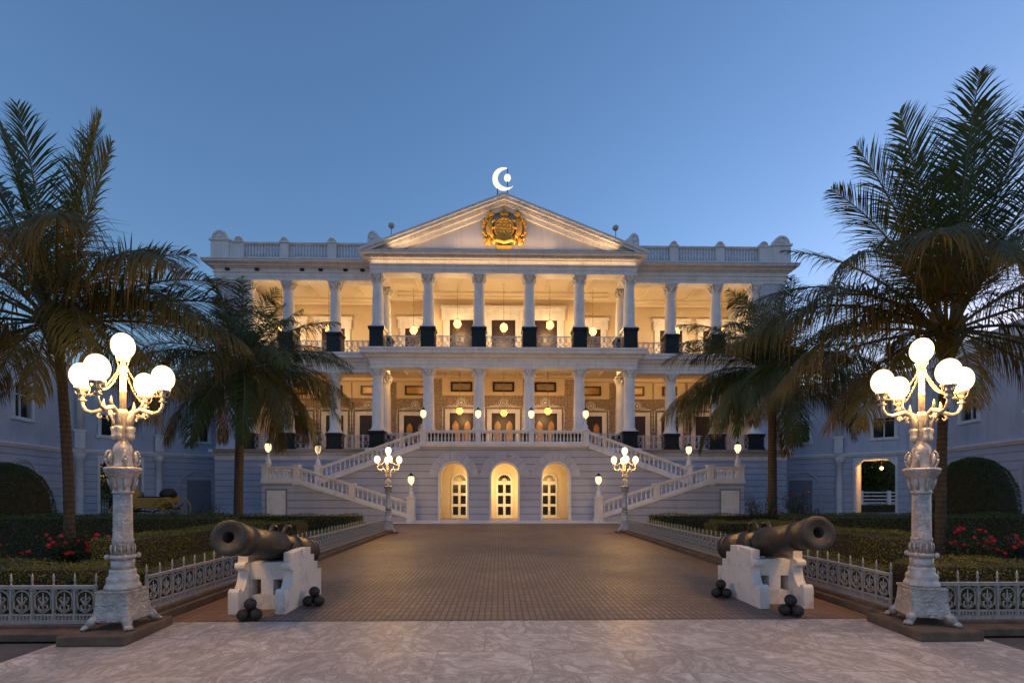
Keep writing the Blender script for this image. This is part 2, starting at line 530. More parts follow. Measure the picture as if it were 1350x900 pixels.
MT['kerb'] = M_plain('brown_kerb_stone', (0.16, 0.105, 0.07), 0.8, var=0.3, vs=4, bump=0.5, bs=25, world_co=True, dirt=((0.05, 0.04, 0.03), 3, 0.6))
MT['soil'] = M_plain('bare_soil', (0.11, 0.075, 0.05), 0.95, var=0.35, vs=5, bump=0.8, bs=30, world_co=True)
MT['asphalt'] = M_plain('grey_asphalt', (0.09, 0.087, 0.09), 0.8, var=0.25, vs=3, bump=0.4, bs=60, world_co=True)
MT['lawn'] = M_plain('dark_lawn', (0.03, 0.05, 0.014), 0.95, var=0.4, vs=3, bump=1.0, bs=40, world_co=True)
MT['marble'] = M_marble()
MT['setts'] = M_setts('brown_setts', (0.18, 0.128, 0.102), (0.255, 0.183, 0.146), (0.058, 0.042, 0.034), 0.21, 0.085, 0.013, True)
MT['bricks'] = M_setts('lamp_warmed_brick_border', (0.2, 0.115, 0.07), (0.25, 0.15, 0.09), (0.08, 0.055, 0.04), 0.23, 0.11, 0.008, True)  # border reddened to carry the warm lamplight in its colour
MT['floor'] = M_plain('polished_red_floor', (0.3, 0.2, 0.16), 0.22, var=0.2, vs=2, world_co=True)
MT['hedge'] = M_leaf('hedge_leaf', (0.12, 0.135, 0.024), (0.21, 0.215, 0.04), 0.35)
MT['hedge_dark'] = M_leaf('dark_hedge_leaf', (0.065, 0.095, 0.021), (0.11, 0.145, 0.033), 0.3)
MT['topiary'] = M_leaf('topiary_leaf', (0.038, 0.078, 0.018), (0.075, 0.12, 0.028), 0.28)
MT['bush'] = M_leaf('rose_leaf', (0.03, 0.048, 0.014), (0.07, 0.08, 0.025), 0.25)
MT['petal'] = M_plain('red_petal', (0.6, 0.02, 0.05), 0.6, var=0.35, vs=9)
MT['twig'] = M_plain('dark_twigs', (0.03, 0.022, 0.015), 0.9, var=0.3)
MT['frond'] = M_leaf('palm_leaflet', (0.055, 0.082, 0.019), (0.11, 0.125, 0.031), 0.3)
MT['frond_old_lamplit'] = M_leaf('ageing_lamplit_palm_leaflet', (0.12, 0.115, 0.032), (0.21, 0.165, 0.05), 0.35)  # old-leaf yellow, brightened with amber lamplight put into the colour
MT['rachis'] = M_plain('palm_rib', (0.1, 0.09, 0.035), 0.6, var=0.25, vs=3)
MT['trunk'] = M_trunk('palm_bark', (0.04, 0.03, 0.022), (0.095, 0.07, 0.05), 0.12)
MT['globe'] = M_emit('lit_opal_globe', (1.0, 0.76, 0.38), 6.2 * K, 0.7)
MT['lantern_glass'] = M_emit('lit_lantern_glass', (1.0, 0.7, 0.28), 3.2 * K, 0.6)
MT['amber_lamp'] = M_emit('lit_amber_lantern', (1.0, 0.55, 0.14), 2.6 * K, 0.6)
MT['stair_glass'] = M_emit('lit_stair_lantern_glass', (1.0, 0.74, 0.4), 3.2 * K, 0.6)
MT['crescent'] = M_emit('lit_crescent', (1.0, 0.87, 0.66), 1.35 * K)
MT['brass'] = M_plain('aged_brass', (0.42, 0.26, 0.09), 0.4, metal=0.7, var=0.3)
MT['carriage'] = M_plain('yellow_coach_paint', (0.5, 0.32, 0.07), 0.35, var=0.12)
MT['coach_dark'] = M_plain('black_coach_leather', (0.015, 0.014, 0.014), 0.5, var=0.2)
MT['ironrail'] = M_plain('white_cast_rail', (0.55, 0.53, 0.56), 0.5, var=0.1)
MT['roof'] = M_plain('grey_roof', (0.16, 0.16, 0.17), 0.8, var=0.2, world_co=True)
MT['greydoor'] = M_plain('grey_blue_door_paint', (0.2, 0.22, 0.27), 0.6, var=0.12)

# ================================================================== GROUND
def sheet(name, poly, z, m):
    mb = MB(); mb.add([(x, y, z) for x, y in poly], [tuple(range(len(poly)))])
    return setp(mb.build(name, m, fix=False), kind='structure')

sheet('ground', [(-900, -300), (900, -300), (900, 1500), (-900, 1500)], -0.03, MT['lawn'])
sheet('forecourt_asphalt', [(-14, -6), (14, -6), (14, 5.42), (-14, 5.42)], -0.012, MT['asphalt'])
sheet('marble_apron', [(-5.15, -6), (5.15, -6), (5.15, 6.25), (-5.15, 6.25)], -0.004, MT['marble'])
sheet('drive', [(-3.95, 6.25), (3.95, 6.25), (3.95, 25.3), (-3.95, 25.3)], 0.0, MT['setts'])
for s in (-1, 1):
    xs = sorted((s * 3.95, s * 5.0))
    sheet('drive_border', [(xs[0], 6.25), (xs[1], 6.25), (xs[1], 19.2), (xs[0], 19.2)], 0.0, MT['bricks'])
    xs = sorted((s * 3.95, s * 15.0))
    sheet('drive_border', [(xs[0], 19.2), (xs[1], 19.2), (xs[1], 25.3), (xs[0], 25.3)], 0.0, MT['setts'])
    xs = sorted((s * 5.0, s * 40))
    sheet('flower_bed', [(xs[0], 5.9), (xs[1], 5.9), (xs[1], 18.5), (xs[0], 18.5)], 0.0, MT['soil'])
    xs = sorted((s * 13, s * 45.0))
    sheet('court_paving', [(xs[0], 30.0), (xs[1], 30.0), (xs[1], 60.0), (xs[0], 60.0)], 0.0, MT['asphalt'])
    # kerbs
    mb = MB()
    mb.prism_xy([(s * 5.06, 5.44), (s * 14, 5.44), (s * 14, 6.0), (s * 5.06, 6.0)][::s], 0, 0.085)
    setp(mb.build('kerb', MT['kerb'], bevel=0.012), kind='structure')
    mb = MB()
    mb.prism_xy([(s * 4.62, 6.16), (s * 4.9, 6.16), (s * 4.9, 19.0), (s * 4.62, 19.0)][::s], 0, 0.10)
    setp(mb.build('kerb', MT['kerb'], bevel=0.012), kind='structure')
    mb = MB()
    mb.prism_xy([(s * 4.33, 5.27), (s * 5.055, 5.27), (s * 5.055, 6.155), (s * 4.4, 6.155)][::s], -0.004, 0.105)
    setp(mb.build('kerb', MT['kerb'], bevel=0.018), kind='structure')

# ================================================================== PALACE
F1, F2, ROOF = 4.40, 10.60, 16.55
YW, YP = 32.2, 31.0
palace = thing('palace', 'large white two-storey palace with a pedimented portico and warmly lit open verandahs', 'palace', (0, 34, 0))
def P(mb, name, m, parent=None, **kw):
    o = mb.build(name, m, **kw)
    o.parent = parent or palace
    o.matrix_parent_inverse = Matrix.Translation((0, -34, 0)) if (parent is None or parent is palace) else Matrix.Identity(4)
    return o
def PC(mesh, name, parent, loc):
    """a linked copy with its own place, child of palace"""
    o = bpy.data.objects.new(name, mesh); COL.objects.link(o)
    o.parent = parent
    o.location = (loc[0], loc[1] - 34, loc[2]) if parent is palace else loc
    return o

# basement storey
mb = MB()
mb.box(-18.7, 18.7, 31.75, 46, -0.2, 3.75)
P(mb, 'basement_wall', MT['rustic'])
mb = MB(); mb.box(-18.85, 18.85, 31.6, 46.1, -0.1, 0.45); P(mb, 'plinth', MT['plain_wall'])
path_w = [(-18.75, 46), (-18.75, 31.8), (-8.4, 31.8), (-8.4, 30.6), (8.4, 30.6), (8.4, 31.8), (18.75, 31.8), (18.75, 46)]
mb = MB()
mb.sweep(path_w, [(-0.8, 3.75), (0.0, 3.75), (0.0, 4.0), (0.1, 4.04), (0.16, 4.16), (0.26, 4.2), (0.26, 4.36), (0.2, F1), (-0.8, F1)])
P(mb, 'floor_cornice', MT['white'])
mb = MB(); mb.box(-18.6, 18.6, 31.35, 37.2, F1 - 0.2, F1 - 0.004); P(mb, 'verandah_floor', MT['floor'])
# first-floor band
mb = MB()
mb.sweep(path_w, [(-0.8, 9.45), (0.0, 9.45), (0.0, 9.66), (0.04, 9.67), (0.04, 9.86), (0.08, 9.88), (0.1, 10.0), (0.26, 10.08), (0.30, 10.2), (0.52, 10.26),
                  (0.52, 10.42), (0.58, 10.48), (0.58, F2), (-0.8, F2)])
P(mb, 'storey_cornice', MT['white'])
mb = MB(); mb.box(-18.0, 18.0, 32.6, 37.2, 10.15, F2 - 0.01); mb.box(-7.6, 7.6, 31.4, 32.6, 10.15, F2 - 0.01); P(mb, 'verandah_ceiling', MT['ceiling'])
mb = MB()
for i in range(-8, 9):
    x = i * 1.0
    if abs(x) < 7.6: mb.box(x - 0.07, x + 0.07, 31.4, 35.2, 10.02, 10.148)
P(mb, 'ceiling_beams', MT['ceiling'])
# main entablature
mb = MB()
mb.sweep(path_w, [(-0.8, 15.4), (0.0, 15.4), (0.0, 15.6), (0.03, 15.61), (0.03, 15.82), (0.09, 15.86), (0.09, 15.92), (0.02, 15.93), (0.02, 16.1), (0.1, 16.14), (0.12, 16.2),
                  (0.26, 16.22), (0.26, 16.33), (0.34, 16.36), (0.54, 16.38), (0.54, 16.47), (0.6, 16.5), (0.6, ROOF), (-0.8, ROOF)])
P(mb, 'entablature', MT['white'])
mb = MB()
for i in range(-41, 42):
    x = i * 0.2; mb.box(x - 0.06, x + 0.06, 30.25, 30.345, 16.222, 16.33)
P(mb, 'dentil_course', MT['white'])
mb = MB(); mb.box(-18.0, 18.0, 32.6, 45.9, 15.95, 16.3); mb.box(-7.6, 7.6, 31.4, 32.6, 15.95, 16.3); P(mb, 'upper_ceiling', MT['ceiling'])
mb = MB()
for (xa, xb, yb) in ((-7.5, 7.5, 35.25), (-16.9, -8.6, 36.5), (8.6, 16.9, 36.5)):
    y0 = 31.45 if abs(xa) < 8 else 32.65
    for (q0, q1, z0) in ((0, 0.35, 15.6), (0.35, 0.6, 15.78)):
        mb.box(xa, xb, yb - q1, yb - q0, z0, 15.948)
    n = int((xb - xa) / 1.5)
    for i in range(1, n):
        x = xa + (xb - xa) * i / n
        mb.box(x - 0.05, x + 0.05, y0, yb - 0.62, 15.86, 15.948)
P(mb, 'ceiling_mouldings', MT['ceiling'])
# body behind
for z0, z1, m in ((F1, 10.15, 'damask'), (F2, 15.95, 'cream')):
    mb = MB()
    mb.box(-17.0, -5.2, 36.6, 45.8, z0, z1); mb.box(5.2, 17.0, 36.6, 45.8, z0, z1); mb.box(-5.2, 5.2, 35.3, 45.8, z0, z1)
    P(mb, 'back_wall', MT[m])
for s in (-1, 1):
    a, b = sorted((s * 17.0, s * 18.7))
    mb = MB(); mb.box(a, b, 31.85, 45.9, F1, 9.5); P(mb, 'corner_wall', MT['plain_wall'])
    mb = MB(); mb.box(a, b, 31.85, 45.9, F2, 15.45); P(mb, 'corner_wall', MT['plain_wall'])
mb = MB(); mb.box(-18.2, 18.2, 33.0, 45.5, 16.3, 16.8); P(mb, 'roof', MT['roof'])
for s in (-1, 1):
    a, b = sorted((s * 9.0, s * 18.0)); mb = MB(); mb.box(a, b, 32.9, 44, 16.801, 18.15); P(mb, 'attic_wall', MT['plain_wall'])

# columns
def shaft_prof(r, h):
    return [(r * 1.28, 0), (r * 1.28, 0.07), (r * 1.22, 0.08), (r * 1.26, 0.13), (r * 1.2, 0.17), (r * 1.06, 0.19), (r * 1.12, 0.24), (r * 1.02, 0.28), (r, 0.34),
            (r, h * 0.35), (r * 0.96, h * 0.65), (r * 0.86, h - 0.12), (r * 0.86, h - 0.08), (r * 0.93, h - 0.06), (r * 0.93, h - 0.02), (r * 0.86, h)]
def capital_mb(r, h):
    mb = MB()
    mb.lathe([(r * 0.84, 0), (r * 0.88, h * 0.5), (r * 1.0, h * 0.75), (r * 1.2, h * 0.84)], n=20)
    mb.lathe([(r * 0.95, 0.0), (r * 1.02, 0.03), (r * 0.95, 0.06)], n=20)
    for tier, (z0, hh, n, ph, out) in enumerate(((0.02, h * 0.42, 8, 0, 0.10), (h * 0.28, h * 0.44, 8, PI / 8, 0.13))):
        for i in range(n):
            a = 2 * PI * i / n + ph
            ca, sa = math.cos(a), math.sin(a)
            pts = []
            for t, o in ((0, 0.0), (0.5, 0.02), (0.8, 0.06), (1.0, out), (0.92, out + 0.03)):
                q = r * 0.9 + o
                pts.append((q * ca, q * sa, z0 + hh * t))
            mb.tube(pts, [0.05, 0.07, 0.06, 0.045, 0.02], 5)
    for i in range(4):
        a = PI / 4 + i * PI / 2
        ca, sa = math.cos(a), math.sin(a)
        mb.tube([(r * 0.85 * ca, r * 0.85 * sa, h * 0.5), (r * 1.1 * ca, r * 1.1 * sa, h * 0.72), (r * 1.36 * ca, r * 1.36 * sa, h * 0.8), (r * 1.38 * ca, r * 1.38 * sa, h * 0.7)], [0.04, 0.05, 0.06, 0.04], 6)
    q = r * 1.18
    mb.box(-q, q, -q, q, h * 0.86, h - 0.003)
    return mb
def pedestal_mb(h, w):
    mb = MB()
    mb.box(-w * 1.14, w * 1.14, -w * 1.14, w * 1.14, 0, 0.14)
    mb.box(-w * 1.06, w * 1.06, -w * 1.06, w * 1.06, 0.14, 0.2)
    mb.box(-w, w, -w, w, 0.2, h - 0.22)
    mb.box(-w * 1.07, w * 1.07, -w * 1.07, w * 1.07, h - 0.22, h - 0.15)
    mb.box(-w * 1.16, w * 1.16, -w * 1.16, w * 1.16, h - 0.15, h)
    return mb
def column_set(F, top, ped_h, cap_h, r, spots):
    shaft_h = top - F - ped_h - cap_h
    mb = MB(); mb.lathe(shaft_prof(r, shaft_h), n=28)
    q = r * 1.32; mb.box(-q, q, -q, q, -0.002, 0.05)
    first = P(mb, 'column', MT['white']); first.matrix_parent_inverse = Matrix.Identity(4)
    cap = capital_mb(r, cap_h).build('capital', MT['white'], first); cap.location = (0, 0, shaft_h)
    ped = pedestal_mb(ped_h, r * 1.22).build('pedestal', MT['dark_marble'], first, bevel=0.012); ped.location = (0, 0, -ped_h)
    for i, (x, y) in enumerate(spots):
        if i == 0: o = first
        else:
            o = first.copy(); COL.objects.link(o); o.parent = palace
            for ch in (cap, ped):
                d = ch.copy(); COL.objects.link(d); d.parent = o
        o.location = (x, y - 34, F + ped_h)
port = [-8.02, -4.81, -1.6, 1.6, 4.81, 8.02]
wing = [-14.15, -11.1, 11.1, 14.15]
spots = [(x, YP) for x in port] + [(x, YW) for x in wing] + [(s * 8.02, 33.1) for s in (-1, 1)] + [(s * 16.75, YW) for s in (-1, 1)]
column_set(F2, 15.4, 1.42, 0.55, 0.36, spots)
column_set(F1, 9.45, 1.08, 0.5, 0.36, spots)

# pediment
pz0, apex = ROOF, 20.15
hx = 9.0
mb = MB(); mb.prism_xz([(-7.9, pz0 - 0.01), (7.9, pz0 - 0.01), (0, 19.35)], 30.62, 31.2); P(mb, 'tympanum', MT['plain_wall'])
mb = MB(); mb.prism_yz([(30.0, pz0), (30.62, pz0 + 0.22), (30.62, pz0)], -8.7, 8.7); P(mb, 'tympanum_ledge', MT['roof'])
def raking(mb, y0, y1, t0, t1, side):
    """slab between the offsets t0..t1 (vertical, down from the roof line)"""
    s = side
    sl = (apex - pz0 - 0.08) / hx
    a = [(0, apex - t0), (s * hx, pz0 + 0.08 - t0), (s * hx, pz0 + 0.08 - t1), (0, apex - t1)]
    # clip the low end at the horizontal cornice
    if pz0 + 0.08 - t1 < pz0:
        xe = (apex - t1 - pz0) / sl
        xf = (apex - t0 - pz0) / sl
        if xf < hx: a = [(0, apex - t0), (s * xf, pz0), (s * xe, pz0), (0, apex - t1)]
        else: a = [(0, apex - t0), (s * hx, pz0 + 0.08 - t0), (s * hx, pz0), (s * xe, pz0), (0, apex - t1)]
    mb.prism_xz(a, y0, y1)
for s in (-1, 1):
    mb = MB()
    raking(mb, 29.98, 31.2, 0.0, 0.16, s)
    raking(mb, 30.06, 31.2, 0.16, 0.34, s)
    raking(mb, 30.28, 31.2, 0.34, 0.58, s)
    raking(mb, 30.44, 31.2, 0.58, 0.84, s)
    n = 42
    for i in range(1, n - 3):
        x = s * (i + 0.5) * (hx / n)
        z = apex - 0.36 - abs(x) * (apex - pz0 - 0.08) / hx
        mb.cbox(x, 30.25, z - 0.09, 0.12, 0.056, 0.12)
    P(mb, 'raking_cornice', MT['white'])
mb = MB(); mb.prism_xz([(-8.6, 16.7), (8.6, 16.7), (0, apex - 0.12)], 31.2, 38); P(mb, 'portico_roof', MT['roof'])

# coat of arms: gilt relief in generic shapes
def rel(mb, c, r, sc): mb.sphere(c, r, 10, 7, sc)
cy, cz = 30.5, 18.0
mb = MB()
mb.prism_xz([(0.62 * math.sin(a) * (1.0 if math.cos(a) > 0 else 0.96), cz + 0.15 + 0.72 * math.cos(a)) for a in [2 * PI * i / 28 for i in range(28)]], cy - 0.1, cy + 0.1)
mb.ring((0, cy - 0.1, cz + 0.15), 0.6, 0.07, 28, 6)
for i in range(-2, 3):
    for j in range(-2, 3):
        if i * i + j * j < 7: rel(mb, (i * 0.19, cy - 0.12, cz + 0.15 + j * 0.2), 0.075, (1, 0.6, 1))
crest = P(mb, 'shield', MT['gold'])
mb = MB()
mb.box(-0.24, 0.24, cy - 0.16, cy + 0.06, cz + 0.92, cz + 1.04)
for i in range(-2, 3):
    rel(mb, (i * 0.12, cy - 0.05, cz + 1.14 + (0.08 if i == 0 else 0)), 0.075, (0.8, 0.8, 1.5))
rel(mb, (0, cy - 0.05, cz + 1.42), 0.1, (1, 0.7, 1.2)); rel(mb, (0, cy - 0.05, cz + 1.6), 0.07, (1.6, 0.6, 0.5))
P(mb, 'crown', MT['gold'])
for s in (-1, 1):
    mb = MB()
    body = [(s * 0.72, -0.45, 0.16), (s * 0.9, -0.15, 0.2), (s * 0.94, 0.2, 0.22), (s * 0.86, 0.5, 0.2), (s * 0.82, 0.75, 0.15)]
    mb.tube([(x, cy - 0.06, cz + z) for x, z, r in body], [r for x, z, r in body], 9)
    rel(mb, (s * 0.84, cy - 0.1, cz + 0.98), 0.2, (1.0, 0.9, 1.0))
    rel(mb, (s * 0.7, cy - 0.16, cz + 0.94), 0.1, (1.2, 0.8, 0.8))
    rel(mb, (s * 0.9, cy - 0.08, cz + 1.2), 0.07, (1, 0.8, 1.3))
    for k in range(7):
        a = k * 0.9
        rel(mb, (s * (1.0 + 0.12 * math.sin(a)), cy - 0.14, cz + 0.85 - k * 0.1), 0.085, (1, 0.8, 1))
    mb.tube([(s * 0.86, cy - 0.1, cz + 0.45), (s * 0.66, cy - 0.2, cz + 0.55), (s * 0.52, cy - 0.18, cz + 0.62)], [0.1, 0.075, 0.06], 7)
    mb.tube([(s * 0.86, cy - 0.1, cz + 0.15), (s * 0.68, cy - 0.2, cz + 0.12), (s * 0.52, cy - 0.18, cz + 0.2)], [0.1, 0.075, 0.06], 7)
    mb.tube([(s * 0.8, cy - 0.06, cz - 0.35), (s * 1.0, cy - 0.1, cz - 0.6), (s * 0.92, cy - 0.1, cz - 0.95)], [0.16, 0.12, 0.08], 7)
    mb.tube([(s * 0.72, cy - 0.06, cz - 0.4), (s * 0.6, cy - 0.12, cz - 0.62), (s * 0.66, cy - 0.1, cz - 0.85)], [0.13, 0.09, 0.07], 7)
    tail = [(s * 1.02, cy, cz - 0.3), (s * 1.25, cy, cz - 0.2), (s * 1.32, cy, cz + 0.15), (s * 1.2, cy, cz + 0.45), (s * 1.28, cy, cz + 0.62), (s * 1.2, cy, cz + 0.72)]
    mb.tube(tail, [0.08, 0.07, 0.06, 0.06, 0.09, 0.05], 7)
    for (x, z, r) in ((1.24, 0.55, 0.12), (1.3, -0.05, 0.11), (1.22, -0.5, 0.12), (1.1, -0.75, 0.13), (1.3, 0.3, 0.09)):
        rel(mb, (s * x, cy - 0.02, cz + z), r, (1, 0.7, 1.1))
    P(mb, 'supporter', MT['gold'])
mb = MB()
pts = []
mb.tube([(-0.75, cy - 0.1, cz - 0.72), (-0.45, cy - 0.16, cz - 0.62), (0, cy - 0.18, cz - 0.78), (0.45, cy - 0.16, cz - 0.62), (0.75, cy - 0.1, cz - 0.72)], [0.09, 0.12, 0.13, 0.12, 0.09], 8)
mb.prism_xz([(-0.42, cz - 1.3), (0.42, cz - 1.3), (0.5, cz - 0.95), (-0.5, cz - 0.95)], cy - 0.12, cy + 0.1)
for i in range(-3, 4): rel(mb, (i * 0.15, cy - 0.14, cz - 0.5), 0.1, (1, 0.7, 1.1))
for i in range(-4, 5): rel(mb, (i * 0.14, cy - 0.1, cz - 0.28 - 0.03 * abs(i)), 0.09, (1, 0.7, 1))
P(mb, 'motto_scroll', MT['gold'])

# crescent and orb on the apex
mb = MB()
cc = (0.0, 30.3, 21.15); Ro, Ri, dx = 0.72, 0.60, 0.26
pts = []; rad = []
for i in range(33):
    t = i / 32
    a = R(72) + (R(322) - R(72)) * t
    w = 0.15 * math.sin(PI * min(1, t * 1.04)) ** 0.75 + 0.018
    pts.append((cc[0] - 0.02 + (Ro - w) * math.cos(a), cc[1], cc[2] + (Ro - w) * math.sin(a))); rad.append(w)
mb.tube(pts, rad, 10)
cr = P(mb, 'crescent', MT['crescent'])
mb = MB(); mb.sphere((0.2, 30.3, 21.22), 0.215, 16, 11); P(mb, 'orb', MT['crescent'])
mb = MB()
mb.tube([(-0.42, 30.3, 19.9), (-0.42, 30.3, 20.72)], 0.035, 6); mb.tube([(0.2, 30.3, 20.0), (0.2, 30.3, 21.82)], 0.03, 6)
P(mb, 'crescent_stay', MT['blackmetal'])

# roof parapet
def balus_prof(h):
    return [(0.055, 0), (0.055, h * .06), (0.03, h * .1), (0.058, h * .3), (0.05, h * .42), (0.025, h * .72), (0.042, h * .85), (0.03, h * .9), (0.05, h * .95), (0.05, h)]
def balustrade(mb, p0, p1, h, step=0.23, axis='x', y=0, wr=0.11, fat=1.0):
    """sloping balustrade from (u0,z0) to (u1,z1); runs along x at y, or along y at x"""
    (u0, z0), (u1, z1) = p0, p1
    n = max(1, int(round(abs(u1 - u0) / step)))
    bh = h - 0.27
    for i in range(n):
        t = (i + 0.5) / n
        u = u0 + (u1 - u0) * t; z = z0 + (z1 - z0) * t
        if axis == 'x': mb.lathe([(r_ * fat, z_) for r_, z_ in balus_prof(bh)], u, y, z + 0.125, 8)
        else: mb.lathe(balus_prof(bh), y, u, z + 0.125, 8)
    for (za, zb, w) in ((0, 0.13, wr), (h - 0.15, h - 0.09, wr * 0.85), (h - 0.09, h, wr * 1.25)):
        poly = [(u0, z0 + za), (u1, z1 + za), (u1, z1 + zb), (u0, z0 + zb)]
        if axis == 'x': mb.prism_xz(poly, y - w, y + w)
        else: mb.prism_yz(poly, y - w, y + w)
PT = 17.75
for s in (-1, 1):
    for a, b in ((8.7, 10.85), (11.35, 13.9), (14.4, 16.75)):
        mb = MB()
        xa, xb = sorted((s * a, s * b))
        balustrade(mb, (xa, ROOF + 0.12), (xb, ROOF + 0.12), PT - ROOF - 0.12, 0.19, 'x', 31.75, 0.12, 1.5)
        mb.box(xa, xb, 31.55, 31.95, ROOF, ROOF + 0.118)
        P(mb, 'roof_balustrade', MT['white'])
    for x, w, t in ((11.1, 0.26, 0.0), (14.15, 0.26, 0.0), (17.05, 0.3, 0.0), (18.25, 0.58, 0.12)):
        mb = MB()
        X = s * x
        mb.box(X - w, X + w, 31.5, 32.0, ROOF, PT + t)
        mb.box(X - w * 1.12, X + w * 1.12, 31.44, 32.06, ROOF + 0.002, ROOF + 0.14)
        mb.box(X - w * 1.15, X + w * 1.15, 31.43, 32.07, PT + t - 0.1, PT + t + 0.02)
        r = w * 0.92
        mb.prism_xz([(X + r * math.cos(a), PT + t + 0.02 + r * 1.05 * math.sin(a)) for a in [PI * i / 14 for i in range(15)]], 31.5, 32.0)
        mb.ring((X, 31.49, PT + t + 0.04), r * 0.78, 0.05, 14, 5, 'xz', 0, PI)
        mb.sphere((X, 31.5, PT + t + 0.16), r * 0.34, 8, 6, (1, 0.5, 1))
        P(mb, 'parapet_pier', MT['white'])
    mb = MB(); mb.box(*sorted((s * 17.1, s * 17.9)), 31.56, 31.94, ROOF, PT - 0.05); P(mb, 'parapet_wall', MT['white'])
    mb = MB(); a, b = sorted((s * 18.25, s * 18.8)); mb.box(a, b, 32.0, 45, ROOF, PT); P(mb, 'parapet_wall', MT['white'])
    # scroll blocks beside the pediment
    mb = MB(); X = s * 8.35
    mb.prism_xz([(X + s * x, z) for x, z in ((-0.28, ROOF), (0.42, ROOF), (0.42, 17.9), (0.36, 18.2), (0.16, 18.42), (-0.08, 18.36), (-0.28, 18.1), (-0.7, 17.75), (-1.3, 17.6), (-1.3, ROOF))][::s], 31.3, 31.9)
    mb.ring((X + s * 0.12, 31.29, 18.08), 0.2, 0.06, 16, 5)
    P(mb, 'scroll_block', MT['white'])
    mb = MB()
    mb.tube([(s * 7.3, 31.6, 17.0), (s * 7.3, 31.6, 18.75)], 0.03, 6)
    mb.lathe([(0.02, 0), (0.12, 0.03), (0.21, 0.12), (0.22, 0.2), (0.14, 0.22)], s * 7.3, 31.6, 18.7, 12)
    mb.sphere((s * 7.3, 31.6, 18.95), 0.2, 12, 7, (1, 1, 0.4))
    P(mb, 'roof_lamp', MT['silver'])

# doors and windows of the verandahs
def door(x, y, z, w, h, fr, cornice, arches=False):
    mb = MB()
    mb.box(x - w / 2, x + w / 2, y - 0.03, y + 0.02, z, z + h)
    for s in (-1, 1):
        for k in range(3):
            z0 = z + 0.15 + k * (h - 0.2) / 3; z1 = z0 + (h - 0.2) / 3 - 0.12
            mb.box(x + s * w * 0.25 - w * 0.17, x + s * w * 0.25 + w * 0.17, y - 0.05, y - 0.031, z0, z1)
    d = P(mb, 'door', MT['wood'])
    mb = MB(); mb.box(x - 0.02, x + 0.02, y - 0.065, y - 0.051, z, z + h)
    mb2 = MB()
    f0 = y - 0.12
    mb2.box(x - w / 2 - fr, x - w / 2, f0, y - 0.002, z, z + h); mb2.box(x + w / 2, x + w / 2 + fr, f0, y - 0.002, z, z + h)
    mb2.box(x - w / 2 - fr, x + w / 2 + fr, f0, y - 0.002, z + h, z + h + fr)
    q = w / 2 + fr
    mb2.box(x - q - 0.05, x - q + 0.07, f0 - 0.03, f0 - 0.001, z, z + h + fr); mb2.box(x + q - 0.07, x + q + 0.05, f0 - 0.03, f0 - 0.001, z, z + h + fr)
    if cornice:
        mb2.box(x - q - 0.08, x + q + 0.08, f0 - 0.05, y - 0.002, z + h + fr + 0.002, z + h + fr + cornice * 0.6)
        mb2.box(x - q - 0.22, x + q + 0.22, f0 - 0.2, y - 0.002, z + h + fr + cornice * 0.6 + 0.001, z + h + fr + cornice)
        for s in (-1, 1): mb2.box(x + s * (q + 0.05) - 0.1, x + s * (q + 0.05) + 0.1, f0 - 0.14, f0 - 0.031, z + h + fr - 0.45, z + h + fr + cornice * 0.6 - 0.005)
    f = mb2.build('door_frame', MT['white'], d); f.matrix_parent_inverse = Matrix.Identity(4)
    if arches:
        for s in (-1, 1):
            mb = MB()
            ax = x + s * w * 0.25; ww = w * 0.13; zt = z + h * 0.7
            mb.prism_xz([(ax - ww, z + 0.9), (ax + ww, z + 0.9), (ax + ww, zt), (ax + ww * 0.6, zt + 0.2), (ax, zt + 0.34), (ax - ww * 0.6, zt + 0.2), (ax - ww, zt)], y - 0.07, y - 0.052)
            g = mb.build('door_glass', MT['amber_glass'], d); g.matrix_parent_inverse = Matrix.Identity(4)
    return d
for x in (-3.04, 0.0, 3.04): door(x, 35.3, F2, 1.72, 3.5, 0.4, 0.55)
for x in (-6.5, 6.5): door(x, 36.6, F2, 1.72, 3.3, 0.36, 0.45)
for x in (-12.7, 12.7, -16.0, 16.0): door(x, 36.6, F2, 1.72, 3.25, 0.36, 0.45)

def scroll_relief(mb, x, y, z, w):
    """foliate overdoor relief"""
    mb.ring((x, y, z + 0.3), 0.22, 0.05, 18, 5); mb.sphere((x, y, z + 0.3), 0.12, 10, 6, (1, 0.5, 1))
    mb.ring((x, y, z + 0.3), 0.34, 0.025, 18, 4)
    for s in (-1, 1):
        for k, (dx, dz, r) in enumerate(((0.45, 0.16, 0.15), (0.72, 0.1, 0.12), (0.95, 0.06, 0.09))):
            if dx < w / 2 + 0.1:
                pts = []
                for i in range(13):
                    a = i / 12 * 1.6 * PI; q = r * (1 - i / 16)
                    pts.append((x + s * (dx + q * math.cos(a + 2.6)), y, z + dz + q * math.sin(a + 2.6)))
                mb.tube(pts, [0.045 - 0.002 * i for i in range(13)], 5)
        mb.tube([(x + s * 0.2, y, z + 0.02), (x + s * 0.7, y, z + 0.0), (x + s * (w / 2 + 0.12), y, z - 0.02)], 0.035, 5)
        mb.tube([(x + s * (w / 2 + 0.2), y, z - 0.02), (x + s * (w / 2 + 0.24), y, z - 0.7), (x + s * (w / 2 + 0.2), y, z - 1.7)], 0.035, 5)
        for k in range(5): mb.sphere((x + s * (w / 2 + 0.23), y, z - 0.35 - k * 0.32), 0.055, 7, 5, (1, 0.6, 1.5))
